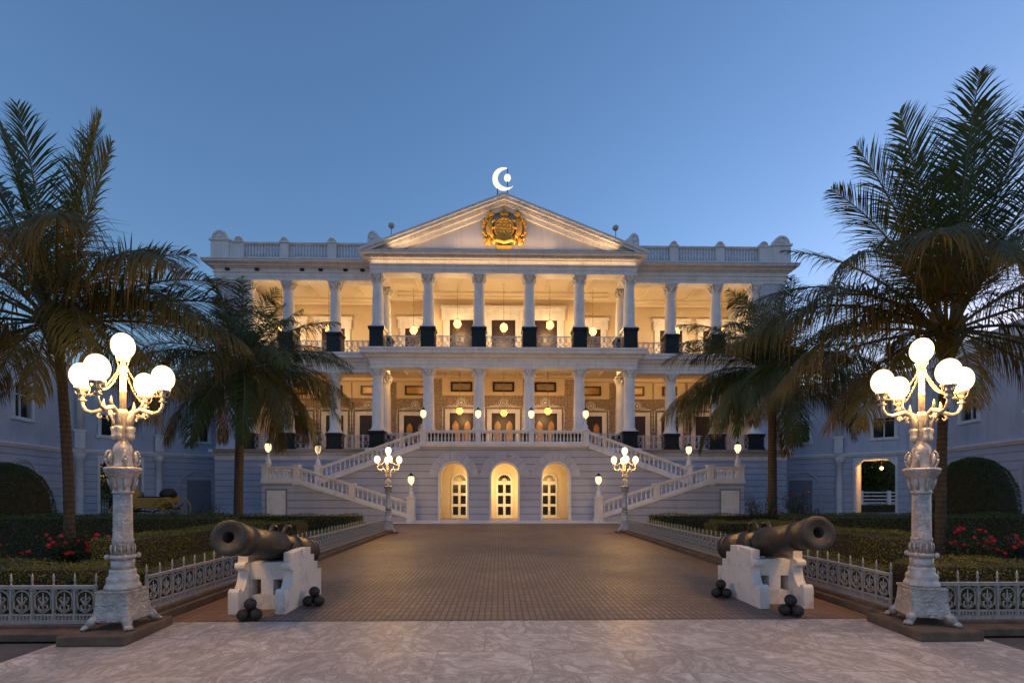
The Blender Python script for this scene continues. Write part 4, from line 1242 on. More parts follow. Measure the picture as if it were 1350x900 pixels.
for s in (-1, 1):
    mb = MB(); mb.prism_xy([(s * 4.75 + 0.42 * math.cos(a), 19.5 + 0.42 * math.sin(a)) for a in [PI / 8 + i * PI / 4 for i in range(8)]], 0.0, 0.06)
    setp(mb.build('kerb', MT['kerb'], bevel=0.01), kind='structure')

# ================================================================== IRON FENCES
def fence_panel_mb(w):
    mb = MB()
    mb.box(0, w, -0.012, 0.012, 0.0, 0.045)
    n = 6
    for i in range(n):
        x = (i + 0.5) * w / n; mb.box(x - 0.008, x + 0.008, -0.008, 0.008, 0.045, 0.095)
    mb.box(0, w, -0.012, 0.012, 0.095, 0.115)
    mb.box(-0.011, 0.011, -0.013, 0.013, 0.0, 0.44)
    mb.box(0, w, -0.016, 0.016, 0.405, 0.43)
    cx = w / 2
    # arch with a looped lower end, and a fleuron in it
    pts = []
    for i in range(15):
        a = PI * i / 14; pts.append((cx + 0.094 * math.cos(a), 0, 0.29 + 0.094 * math.sin(a)))
    pts = [(cx + 0.06, 0, 0.16), (cx + 0.09, 0, 0.2)] + pts + [(cx - 0.09, 0, 0.2), (cx - 0.06, 0, 0.16)]
    mb.tube(pts, 0.009, 5)
    mb.tube([(cx - 0.06, 0, 0.16), (cx, 0, 0.125), (cx + 0.06, 0, 0.16)], 0.008, 5)
    mb.tube([(cx, 0, 0.12), (cx, 0, 0.25), (cx, 0, 0.36)], [0.01, 0.012, 0.004], 5)
    for s in (-1, 1):
        mb.tube([(cx, 0, 0.2), (cx + s * 0.035, 0, 0.26), (cx + s * 0.055, 0, 0.29), (cx + s * 0.035, 0, 0.31), (cx + s * 0.02, 0, 0.285)], [0.012, 0.011, 0.009, 0.008, 0.005], 5)
        mb.tube([(cx, 0, 0.15), (cx + s * 0.045, 0, 0.17), (cx + s * 0.05, 0, 0.21), (cx + s * 0.025, 0, 0.22)], [0.01, 0.01, 0.008, 0.005], 5)
        mb.ring((cx + s * w * 0.41, 0, 0.375), 0.018, 0.006, 8, 4)
        mb.tube([(cx + s * 0.095, 0, 0.3), (cx + s * w * 0.47, 0, 0.36)], 0.006, 4)
        mb.tube([(cx + s * 0.085, 0, 0.19), (cx + s * w * 0.47, 0, 0.14)], 0.006, 4)
    # spike
    mb.lathe([(0.012, 0.43), (0.02, 0.44), (0.009, 0.455), (0.008, 0.49), (0.017, 0.505), (0.008, 0.52), (0.013, 0.535), (0.002, 0.59)], 0, 0, 0, 6)
    return mb
FW = 0.242
pm = fence_panel_mb(FW).build('fence_panel', MT['fence']); me_fence = pm.data; bpy.data.objects.remove(pm)
def fence(label, x0, y0, dirx, diry, n, z):
    t = thing('iron_fence', label, 'fence', (x0, y0, z), math.atan2(diry, dirx), 'low cast iron fences round the flower beds')
    for i in range(n): link_mesh('fence_panel', me_fence, t, (i * FW, 0, 0))
    L = n * FW
    mb = MB(); mb.box(0, L, -0.025, 0.025, 0.431, 0.447); mb.build('top_rail', MT['fence'], t, bevel=0.004)
    mb = MB(); mb.box(0, L, -0.07, 0.07, -0.05, -0.002); mb.build('kerb_stone', MT['kerb'], t, bevel=0.008)
fence('low spiked iron fence along the left edge of the drive, behind the left cannon', -4.76, 6.2, 0, 1, 53, 0.15)
fence('low spiked iron fence along the right edge of the drive, behind the right cannon', 4.76, 6.2, 0, 1, 53, 0.15)
fence('front stretch of low spiked iron fence, left of the left foreground lamp post', -5.0, 5.73, -1, 0, 30, 0.12)
fence('front stretch of low spiked iron fence, right of the right foreground lamp post', 4.95, 5.73, 1, 0, 30, 0.12)

# ================================================================== CANNONS
def make_cannon():
    t = thing('cannon', 'x', 'cannon', (0, 0, 0), 0, 'old bronze cannons beside the drive')
    L = 2.7
    prof = [(0.02, -0.22), (0.055, -0.2), (0.065, -0.16), (0.05, -0.11), (0.035, -0.08), (0.1, -0.05), (0.19, -0.02), (0.235, 0.0), (0.24, 0.05), (0.225, 0.07), (0.222, 0.16), (0.232, 0.17), (0.232, 0.22), (0.22, 0.23),
            (0.215, 0.75), (0.228, 0.76), (0.228, 0.82), (0.21, 0.83), (0.205, 1.25), (0.218, 1.26), (0.218, 1.33), (0.2, 1.34), (0.19, 1.9), (0.186, 2.2), (0.2, 2.22), (0.2, 2.27), (0.186, 2.29), (0.19, 2.42),
            (0.215, 2.54), (0.22, 2.6), (0.22, 2.685), (0.216, 2.698), (0.208, 2.703), (0.15, 2.704), (0.145, 2.7), (0.08, 2.7), (0.075, 2.695), (0.068, 2.69), (0.068, 2.1)]
    M = Matrix.Rotation(R(90), 4, 'X')         # +z -> -y
    mb = MB(); mb.M = M; mb.lathe(prof, n=36)
    b = mb.build('barrel', MT['bronze'], t, fix=False)
    for sx in (-1, 1):
        mb = MB()
        y = -1.15
        mb.tube([(sx * 0.09, y + 0.13, 0.16), (sx * 0.1, y + 0.12, 0.25), (sx * 0.105, y + 0.06, 0.3), (sx * 0.105, y - 0.06, 0.3), (sx * 0.1, y - 0.12, 0.25), (sx * 0.09, y - 0.13, 0.16)], [0.035, 0.03, 0.032, 0.032, 0.03, 0.035], 9)
        mb.build('lifting_handle', MT['bronze'], t)
        mb = MB(); mb.M = Matrix.Rotation(R(90), 4, 'Y'); mb.lathe([(0.075, 0), (0.075, 0.24), (0.07, 0.25)], 0.02, -1.2, 0.0, 16) if sx == 1 else mb.lathe([(0.07, -0.25), (0.075, -0.24), (0.075, 0)], 0.02, -1.2, 0.0, 16)
        mb.build('trunnion', MT['bronze'], t)
    return t
def make_stand():
    t = thing('cannon_stand', 'x', 'cannon stand', (0, 0, 0), 0, 'whitewashed masonry cannon stands')
    prof = [(0, 0), (0, 0.25)]
    prof += [(0.055 - 0.055 * math.cos(a), 0.27 + 0.065 * math.sin(a)) for a in [i * PI / 8 for i in range(1, 8)]]
    prof += [(0.115, 0.28)]
    prof += [(0.12 + 0.14 * math.sin(a), 0.29 + 0.27 * (1 - math.cos(a)) ** 0.8) for a in [i * PI / 16 for i in range(1, 9)]]
    prof += [(0.19, 0.565), (0.165, 0.6), (0.165, 0.64), (0.19, 0.665), (0.26, 0.67), (0.26, 0.80), (0.6, 0.82), (0.6, 0.73), (0.66, 0.73), (0.66, 0.82), (0.88, 0.81), (0.88, 0.69), (1.02, 0.69), (1.02, 0.56), (1.16, 0.56), (1.16, 0.42), (1.32, 0.42), (1.32, 0)]
    for sx in (-1, 1):
        mb = MB(); a, b = sorted((sx * 0.245, sx * 0.385))
        mb.prism_yz(prof, a, b)
        mb.build('cheek', MT['whitewash'], t, bevel=0.006)
    mb = MB()
    mb.wall_xz(-0.2445, 0.2445, 0, 0.66, 0.3, 0.46, [(-0.15, 0.065, 0.2, 0.42, False), (0.15, 0.065, 0.2, 0.42, False)])
    mb.box(-0.2445, 0.2445, 0.34, 0.5, 0.0, 0.06)
    mb.build('front_wall', MT['whitewash'], t)
    mb = MB(); mb.box(-0.2445, 0.2445, 1.1, 1.25, 0, 0.35); mb.box(-0.2445, 0.2445, 0.62, 0.8, 0.35, 0.6); mb.build('cross_block', MT['whitewash'], t)
    return t
can = make_cannon(); stand = make_stand()
for i, (x, y, zc, side) in enumerate(((-3.585, 6.6, 0.0, 'left'), (3.745, 6.78, 0.03, 'right'))):
    s_ = stand if i == 0 else copy_tree(stand)
    c_ = can if i == 0 else copy_tree(can)
    s_.location = (x, y, 0); s_['label'] = 'white stepped masonry stand with two square holes under the %s-hand cannon' % side
    tilt = R(11)
    # breech point so that the muzzle lands 0.7 m in front of the stand
    my, mz = y - 0.69, 1.1 + zc
    CL = 2.7 * 0.9
    c_.scale = (1, 0.9, 1)
    c_.location = (x, my + CL * math.cos(tilt), mz - CL * math.sin(tilt))
    c_.rotation_euler = (-tilt, 0, 0)
    c_['label'] = 'dark bronze cannon barrel %s of the drive, its muzzle raised over a white stand' % side
mb = MB(); mb.sphere((0, 0, 0), 0.076, 22, 15); mb.v = [tuple(c * (1 + 0.018 * math.sin(31 * x + 3) * math.sin(37 * y + 1) + rnd.gauss(0, 0.006)) for c in (x, y, z)) for x, y, z in mb.v]; bo = mb.build('cannonball', MT['iron']); me_ball = bo.data; bpy.data.objects.remove(bo)
for (x, y, rz, where) in ((-3.53, 6.33, 0.25, 'front of the left cannon'), (-3.0, 7.1, 0.1, 'drive side of the left cannon'),
                          (3.58, 6.42, -0.45, 'front of the right cannon'), (3.16, 7.55, -0.3, 'drive side of the right cannon')):
    r = 0.076
    for k in range(3):
        a = rz - PI / 2 + PI / 3 + k * 2 * PI / 3 + PI / 3 * 0
        a = rz + R(210) + k * R(120)
        q = 2 * r / math.sqrt(3) + 0.001
        o = link_mesh('cannonball', me_ball, None, (x + q * math.cos(a), y + q * math.sin(a), r + 0.002), a)
        setp(o, '%s lower cannonball of the pile at the %s' % (('left', 'right', 'rearmost')[k], where), 'cannonball', 'iron cannonballs piled by the cannons')
    o = link_mesh('cannonball', me_ball, None, (x, y, r + 2 * r * math.sqrt(2 / 3) + 0.003), rz)
    setp(o, 'dark iron cannonball crowning the pile at the %s' % where, 'cannonball', 'iron cannonballs piled by the cannons')

# ================================================================== LANTERNS
def make_pendant(chain_len, sc, glass, watts, col):
    t = thing('pendant_lantern', 'x', 'lantern', (0, 0, 0), 0, 'lit lanterns hanging in the verandahs')
    mb = MB(); mb.tube([(0, 0, 0.34 * sc), (0, 0, chain_len)], 0.014, 5)
    for i in range(int(chain_len / 0.55)): mb.sphere((0, 0, 0.7 + i * 0.55), 0.04, 7, 5)
    mb.build('chain', MT['brass'], t)
    mb = MB(); mb.lathe([(0.19 * sc, 0.2 * sc), (0.21 * sc, 0.215 * sc), (0.19 * sc, 0.245 * sc), (0.12 * sc, 0.29 * sc), (0.05 * sc, 0.36 * sc)], n=12, smooth=False); mb.build('cap', MT['brass'], t)
    mb = MB(); mb.lathe([(0.04 * sc, -0.36 * sc), (0.12 * sc, -0.3 * sc), (0.22 * sc, -0.12 * sc), (0.25 * sc, 0.03 * sc), (0.195 * sc, 0.195 * sc)], n=12); mb.build('glass', glass, t); glow(t, (0, 0, 0.0), watts, col, 0.07 * sc)
    mb = MB()
    for i in range(6):
        a = i * PI / 3; mb.tube([(q * sc * math.cos(a), q * sc * math.sin(a), z * sc) for q, z in ((0.1, -0.33), (0.235, -0.12), (0.262, 0.03), (0.2, 0.21))], 0.014, 4)
    mb.lathe([(0.01, -0.52 * sc), (0.05 * sc, -0.46 * sc), (0.03 * sc, -0.42 * sc), (0.1 * sc, -0.36 * sc), (0.12 * sc, -0.34 * sc)], n=8)
    mb.build('frame', MT['brass'], t)
    return t
up = make_pendant(2.75, 1.0, MT['lantern_glass'], 345 * K, (1.0, 0.61, 0.26))
lowp = make_pendant(2.9, 0.85, MT['amber_lamp'], 200 * K, (1.0, 0.55, 0.2))
ups = [(-12.3, 34.4, 13.1, 'far left upper verandah lantern, hanging beyond the left of the portico'), (-6.35, 34.4, 13.05, 'upper lantern in the leftmost bay of the portico'),
       (-3.2, 33.6, 13.25, 'upper lantern hanging just left of the middle bay of the portico'), (0.0, 33.0, 12.8, 'upper lantern in the middle bay, hanging lowest of the portico row'),
       (3.2, 33.6, 13.2, 'upper lantern hanging just right of the middle bay of the portico'), (6.35, 34.4, 13.05, 'upper lantern in the rightmost bay of the portico'),
       (12.3, 34.4, 13.1, 'far right upper verandah lantern, half hidden behind palm fronds'), (-15.6, 34.4, 13.1, 'upper verandah lantern at the far left end, behind the palm crown'), (15.6, 34.4, 13.1, 'upper verandah lantern at the far right end, behind the palm crown')]
for i, (x, y, z, lab) in enumerate(ups):
    o = up if i == 0 else copy_tree(up)
    o.location = (x, y, z); o['label'] = lab
for i, (x, y, z, lab) in enumerate(((-3.0, 33.0, 7.15, 'amber lantern above the left of the three lower portico doors'), (0, 32.6, 6.95, 'amber lantern above the middle lower portico door'), (3.0, 33.0, 7.15, 'amber lantern above the right of the three lower portico doors'))):
    o = lowp if i == 0 else copy_tree(lowp)
    o.location = (x, y, z); o['label'] = lab

def added_ceiling_lamp(x, y, z, watts, lab):  # hidden fittings added behind the beams to brighten the lower bays
    t = thing('added_ceiling_lamp', lab, 'ceiling lamp', (x, y, z), 0, 'unseen lamps added under the verandah ceiling')
    mb = MB(); mb.lathe([(0.2, 0), (0.22, -0.03), (0.2, -0.06), (0.16, -0.07)], n=16); mb.build('mount', MT['brass'], t)
    mb = MB(); mb.lathe([(0.03, -0.22), (0.1, -0.2), (0.16, -0.13), (0.17, -0.072)], n=16); mb.build('shade', MT['amber_lamp'], t)
    glow(t, (0, 0, -0.14), watts, (1.0, 0.56, 0.2), 0.06)
for x, y, lab in ((-6.6, 32.2, 'leftmost lower portico bay, behind the beam'), (6.6, 32.2, 'rightmost lower portico bay, behind the beam'), (-11.0, 33.2, 'lower left verandah, nearer the portico'), (11.0, 33.2, 'lower right verandah, nearer the portico'), (-14.8, 33.2, 'lower left verandah, far end'), (14.8, 33.2, 'lower right verandah, far end')):
    added_ceiling_lamp(x, y, 10.14, 160 * K, 'added unseen ceiling lamp of the ' + lab)

def make_stair_lantern():
    t = thing('stair_lantern', 'x', 'lantern', (0, 0, 0), 0, 'lit lanterns on the staircase piers')
    mb = MB(); mb.lathe([(0.16, 0), (0.17, 0.05), (0.12, 0.1), (0.14, 0.2), (0.12, 0.26), (0.06, 0.32), (0.055, 0.6), (0.08, 0.63), (0.05, 0.66)], n=12); mb.build('post', MT['white'], t)
    mb = MB(); mb.lathe([(0.06, 0.66), (0.14, 0.74), (0.17, 0.88), (0.165, 1.02), (0.12, 1.08)], n=8, smooth=False); mb.build('glass', MT['stair_glass'], t); glow(t, (0, 0, 0.9), 32 * K, (1.0, 0.62, 0.28), 0.06)
    mb = MB(); mb.lathe([(0.17, 1.08), (0.13, 1.13), (0.09, 1.18), (0.06, 1.2), (0.02, 1.27)], n=8, smooth=False)
    for i in range(8):
        a = i * PI / 4; mb.tube([(q * math.cos(a), q * math.sin(a), z) for q, z in ((0.064, 0.66), (0.145, 0.74), (0.176, 0.88), (0.17, 1.02), (0.13, 1.085))], 0.009, 4)
    mb.build('cage', MT['blackmetal'], t)
    return t
sl = make_stair_lantern()
spots = []
for s, n in ((-1, 'left'), (1, 'right')):
    spots += [(s * 4.95, YL, 1.385, 'lantern on the bottom newel of the %s lower stair flight' % n), (s * 4.58, YF + 0.06, 5.145, 'lantern on the %s corner pier of the terrace balustrade' % n),
              (s * 1.5, YF + 0.06, 5.145, 'lantern on the %s middle pier of the terrace balustrade' % n), (s * 12.4, YL + 0.02, 3.085, 'lantern on the outer pier of the %s stair landing' % n),
              (s * 10.45, YF + 0.06, 3.135, 'lantern at the foot of the %s upper stair flight' % n)]
for i, (x, y, z, lab) in enumerate(spots):
    o = sl if i == 0 else copy_tree(sl)
    o.location = (x, y, z); o['label'] = 'lit ' + lab

# vestibule wall lamps behind the piers between the arches
def wall_lamp(x, y, z, lab):
    t = thing('wall_lamp', lab, 'wall lamp', (x, y, z), 0, 'lamps inside the arched doorways')
    mb = MB(); mb.box(-0.08, 0.08, -0.05, 0.05, -0.15, 0.15); mb.build('bracket', MT['white'], t)
    mb = MB(); mb.sphere((0, 0.13, 0), 0.1, 12, 8, (1, 0.8, 1.3)); mb.build('shade', MT['stair_glass'], t); glow(t, (0, 0.14, 0), 250 * K, (1.0, 0.64, 0.22), 0.06)
for x, n in ((-1.44, 'left and middle'), (1.44, 'middle and right')): wall_lamp(x, YF + 0.61, 1.9, 'lit wall lamp inside the pier between the %s arches' % n)

def lantern_glow(): pass
# gateway lantern
t = make_pendant(0.6, 0.42, MT['lantern_glass'], 260 * K, (1.0, 0.55, 0.2)); t.location = (26.3, 33.3, 3.3); t['label'] = 'small lit lantern hanging in the gateway of the right side wing'
t['group'] = 'gateway lanterns'

# floodlights on the ledges
def flood(x, y, z, tilt, lab, power=0.0, size=(0.3, 0.1), col=(1.0, 0.7, 0.36), aim=None, grp='floodlights on the ledges'):
    t = thing('floodlight', lab, 'floodlight', (x, y, z), 0, grp)
    mb = MB(); mb.M = Matrix.Rotation(tilt, 4, 'X'); mb.box(-0.13, 0.13, -0.06, 0.06, 0.05, 0.2)
    mb.build('housing', MT['blackmetal'], t, bevel=0.01)
    mb = MB(); mb.box(-0.1, 0.1, -0.03, 0.03, 0, 0.09); mb.build('bracket', MT['blackmetal'], t)
    if power:
        ld = bpy.data.lights.new('flood_beam', 'AREA'); ld.shape = 'RECTANGLE'; ld.size, ld.size_y = size; ld.energy = power; ld.color = col; ld.spread = R(75)
        lo = bpy.data.objects.new('flood_beam', ld); COL.objects.link(lo); lo.parent = t; lo.location = (0, 0, 0.24)
        d = Vector(aim) - Vector((x, y, z + 0.24)); lo.rotation_euler = d.to_track_quat('-Z', 'Y').to_euler()
for x, lab in ((-17.9, 'dark unlit fitting on the left ledge, at the corner of the wing'), (-16.0, 'dark unlit fitting on the left ledge, beside the end column'), (-13.1, 'dark unlit fitting on the left ledge, right of the second wing column from the left'),
               (-11.9, 'dark unlit fitting on the left ledge, just left of the column nearest the portico'), (-10.3, 'dark unlit fitting on the left ledge, just right of the column nearest the portico'), (-9.2, 'dark unlit fitting on the left ledge, against the portico')):
    flood(x, 31.74, 15.925, R(0), lab)
def strip(lab, x0, x1, y, z, power, tilt, spread=180):
    t = thing('light_strip', lab, 'light strip', ((x0 + x1) / 2, y, z), 0, 'slim lights lying on the ledges')
    mb = MB(); mb.box(-(x1 - x0) / 2, (x1 - x0) / 2, -0.015, 0.015, 0, 0.018); mb.build('housing', MT['white'], t)
    ld = bpy.data.lights.new('strip_beam', 'AREA'); ld.shape = 'RECTANGLE'; ld.size, ld.size_y = x1 - x0, 0.03; ld.energy = power; ld.color = (1.0, 0.58, 0.26); ld.spread = R(spread)
    lo = bpy.data.objects.new('strip_beam', ld); COL.objects.link(lo); lo.parent = t; lo.location = (0, 0, 0.03); lo.rotation_euler = (R(180) + tilt, 0, 0)
strip('slim light strip lying along the portico architrave below the dentils', -8.3, 8.3, 30.535, 15.925, 30 * K, R(25))

strip('short slim light strip in the middle of the pediment ledge, below the gilt crest', -3.0, 3.0, 30.04, ROOF + 0.06, 62 * K, R(-8), 120)
strip('slim light strip on the left half of the pediment ledge', -7.0, -2.7, 30.04, ROOF + 0.06, 22 * K, R(-8), 120)
strip('slim light strip on the right half of the pediment ledge', 2.7, 7.0, 30.04, ROOF + 0.06, 22 * K, R(-8), 120)

# ================================================================== PLANTING
def leaf_quad(mb, p, n, size, r, jitter=0.9):
    """one leaf-sized face at p, roughly facing n"""
    n = Vector((n[0] + r.uniform(-jitter, jitter), n[1] + r.uniform(-jitter, jitter), n[2] + r.uniform(-jitter, jitter)))
    if n.length < 1e-3: n = Vector((0, 0, 1))
    n.normalize()
    u = n.orthogonal().normalized(); v = n.cross(u)
    a = r.uniform(0, 2 * PI)
    d = u * math.cos(a) + v * math.sin(a); e = n.cross(d)
    l = size * r.uniform(0.7, 1.3); w = l * 0.42
    p = Vector(p)
    b = len(mb.v)
    mb.v.extend([tuple(p - d * l * 0.5), tuple(p + e * w * 0.5), tuple(p + d * l * 0.5), tuple(p - e * w * 0.5)])
    mb.f.append((b, b + 1, b + 2, b + 3)); mb.sm.append(False); mb.mi.append(mb.cur)

def hedge(x0, x1, y0, y1, h, lab, m='hedge', dens=800, size=0.05, seed=1, round_=0.08):
    r = random.Random(seed)
    x0, x1 = sorted((x0, x1))
    t = thing('clipped_hedge', lab, 'hedge', ((x0 + x1) / 2, (y0 + y1) / 2, 0), 0, 'clipped hedges in the flower beds')
    cx, cy = (x0 + x1) / 2, (y0 + y1) / 2
    hx, hy = (x1 - x0) / 2, (y1 - y0) / 2
    mb = MB(); i = 0.05
    mb.box(-hx + i, hx - i, -hy + i, hy - i, 0, h - i)
    core = mb.build('inner_twigs', MT['twig'], t)
    mb = MB()
    def wob(x, y, z): return 0.035 * math.sin(x * 3.1 + seed) + 0.03 * math.sin(y * 2.7 + z * 5)
    faces = [((2 * hx) * (2 * hy), 't'), ((2 * hx) * h, 'f'), ((2 * hx) * h * 0.4, 'b'), (2 * hy * h, 'l'), (2 * hy * h, 'r')]
    for area, k in faces:
        for _ in range(int(area * dens)):
            if k == 't':
                x, y = r.uniform(-hx, hx), r.uniform(-hy, hy)
                e = min(hx - abs(x), hy - abs(y)); drop = round_ * max(0, 1 - e / 0.12) ** 2
                p = (x, y, h - drop + wob(x, y, 0) + r.gauss(0, 0.018)); n = (0, 0, 1)
            elif k in 'fb':
                x, z = r.uniform(-hx, hx), r.uniform(0, h)
                ys = -1 if k == 'f' else 1
                p = (x, ys * (hy - round_ * max(0, 1 - (h - z) / 0.12) ** 2 + wob(x, z, 1) + r.gauss(0, 0.018)), z); n = (0, ys, 0.3)
            else:
                y, z = r.uniform(-hy, hy), r.uniform(0, h)
                xs = -1 if k == 'l' else 1
                p = (xs * (hx - round_ * max(0, 1 - (h - z) / 0.12) ** 2 + wob(y, z, 2) + r.gauss(0, 0.018)), y, z); n = (xs, 0, 0.3)
            leaf_quad(mb, p, n, size, r)
    mb.build('foliage', MT[m], t, fix=False)
    return t

for s, n in ((-1, 'left'), (1, 'right')):
    hedge(s * 5.45, s * 9.0, 6.5, 7.1, 0.66, 'low yellow-green hedge right behind the front stretch of fence in the %s bed' % n, dens=2600, size=0.03, seed=3 + s)
    hedge(s * 5.2, s * 5.75, 7.15, 18.5, 0.52, 'long low yellow-green hedge right behind the fence along the %s side of the drive' % n, dens=1700, size=0.032, seed=5 + s)
    hedge(s * 6.5, s * 7.3, 8.4, 13.0, 0.86, 'taller green hedge running away behind the low border hedge of the %s bed' % n, dens=1500, size=0.036, seed=7 + s)
    hedge(s * 7.35, s * 16.5, 12.4, 13.3, 1.02, 'long dark hedge across the back of the %s bed, before the domed bush' % n, 'hedge_dark', dens=800, size=0.05, seed=9 + s)
    hedge(s * 7.0, s * 9.6, 16.2, 17.2, 0.62, 'short yellow-green rounded hedge far back in the %s bed, near the staircase' % n, dens=900, size=0.045, seed=11 + s, round_=0.2)
    hedge(s * 5.9, s * 24.0, 19.4, 20.2, 0.72, 'dark far hedge across the %s side in front of the palace wall' % n, 'hedge_dark', dens=420, size=0.06, seed=13 + s)

def topiary(x, y, rx, h, lab, seed):
    r = random.Random(seed)
    t = thing('topiary_dome', lab, 'bush', (x, y, 0), 0, 'domed topiary bushes')
    mb = MB()
    prof = [(0.8, 0), (0.95, 0.25), (1.0, 0.42), (0.93, 0.65), (0.75, 0.83), (0.45, 0.95), (0.1, 0.995)]
    mb.lathe([((rx - 0.07) * q, (h - 0.07) * z) for q, z in prof], n=28); mb.build('inner_twigs', MT['twig'], t)
    mb = MB()
    n = 20000
    for _ in range(n):
        u = r.random(); a = r.uniform(0, 2 * PI)
        k = u * (len(prof) - 1); i = min(int(k), len(prof) - 2); f = k - i
        q = prof[i][0] * (1 - f) + prof[i + 1][0] * f; z = prof[i][1] * (1 - f) + prof[i + 1][1] * f
        lump = 1 + 0.02 * math.sin(a * 5 + z * 9) + r.gauss(0, 0.012)
        nz = (prof[i][0] - prof[i + 1][0]) * rx; nr = (prof[i + 1][1] - prof[i][1]) * h
        leaf_quad(mb, (rx * q * lump * math.cos(a), rx * q * lump * math.sin(a), h * z * (1 + r.gauss(0, 0.008))), (nr * math.cos(a), nr * math.sin(a), nz), 0.05, r, 0.7)
    mb.build('foliage', MT['topiary'], t, fix=False)
topiary(-15.3, 15.0, 1.12, 2.52, 'large dark dome-shaped clipped bush at the far left edge of the left bed', 21)
topiary(14.6, 15.0, 1.05, 2.72, 'large dark dome-shaped clipped bush at the far right, behind the right foreground lamp post', 22)

def rose_bush(x, y, w, h, nf, lab, seed, fr=0.07):
    r = random.Random(seed)
    t = thing('rose_bush', lab, 'bush', (x, y, 0), 0, 'flowering rose bushes')
    mb = MB()
    tips = []
    for i in range(16):
        a = r.uniform(0, 2 * PI); q = w * math.sqrt(r.random()); z = h * (0.6 + 0.4 * r.random()) * (1 - 0.35 * (q / w) ** 2)
        tip = (q * math.cos(a), q * math.sin(a), z); tips.append(tip)
        mb.tube([(0.1 * math.cos(a), 0.1 * math.sin(a), 0), (tip[0] * 0.6, tip[1] * 0.6, z * 0.55), tip], [0.014, 0.01, 0.005], 5)
    mb.build('stems', MT['twig'], t)
    mb = MB()
    for i in range(1700):
        tx, ty, tz = r.choice(tips)
        f = r.uniform(0.35, 1.05)
        leaf_quad(mb, (tx * f + r.gauss(0, 0.09), ty * f + r.gauss(0, 0.09), max(0.03, tz * f + r.gauss(0, 0.07))), (0, 0, 1), 0.07, r, 1.2)
    mb.build('foliage', MT['bush'], t, fix=False)
    for i in range(nf):
        tx, ty, tz = tips[i % len(tips)]
        mb = MB()
        c = Vector((tx + r.gauss(0, 0.06), ty - abs(r.gauss(0, 0.1)) - 0.05, tz + r.uniform(-0.12, 0.06)))
        for k in range(16):
            d = Vector((r.gauss(0, 1), r.gauss(0, 1), r.gauss(0.3, 1))).normalized()
            leaf_quad(mb, c + d * fr * r.uniform(0.25, 0.7), d, fr * 1.15, r, 0.5)
        mb.sphere(c, fr * 0.5, 7, 5)
        mb.build('flower', MT['petal'], t, fix=False)
roses = [(-11.8, 10.6, 0.75, 0.8, 11, 'red rose bush nearest the left edge of the left bed'), (-10.9, 9.6, 0.75, 0.68, 12, 'red rose bush just in front of the left foreground palm'), (-9.5, 10.5, 0.8, 0.9, 13, 'red rose bush right of the left foreground palm trunk'),
         (-8.4, 10.4, 0.7, 0.85, 10, 'red rose bush beside the left foreground lamp shaft'),
         (10.35, 10.5, 0.75, 1.0, 18, 'bright red rose bush right of the right foreground palm trunk'), (11.4, 10.6, 0.8, 0.85, 15, 'red rose bush by the right edge in front of the domed bush'), (9.4, 9.9, 0.65, 0.72, 8, 'red rose bush low in front of the right foreground palm'),
         (10.1, 19.0, 0.8, 1.75, 2, 'tall dark rose bush left of the right rear palm trunk'), (11.5, 19.0, 0.9, 1.9, 2, 'tall dark rose bush right of the right rear palm trunk'),
         (-11.6, 19.0, 0.8, 1.3, 0, 'dark leafy bush at the foot of the left rear palm'), (-13.2, 19.0, 0.7, 1.05, 0, 'dark leafy bush left of the left rear palm, below the blue door')]
for i, (x, y, w, h, nf, lab) in enumerate(roses): rose_bush(x, y, w, h, int(nf * 1.5), lab, 40 + i, 0.058)

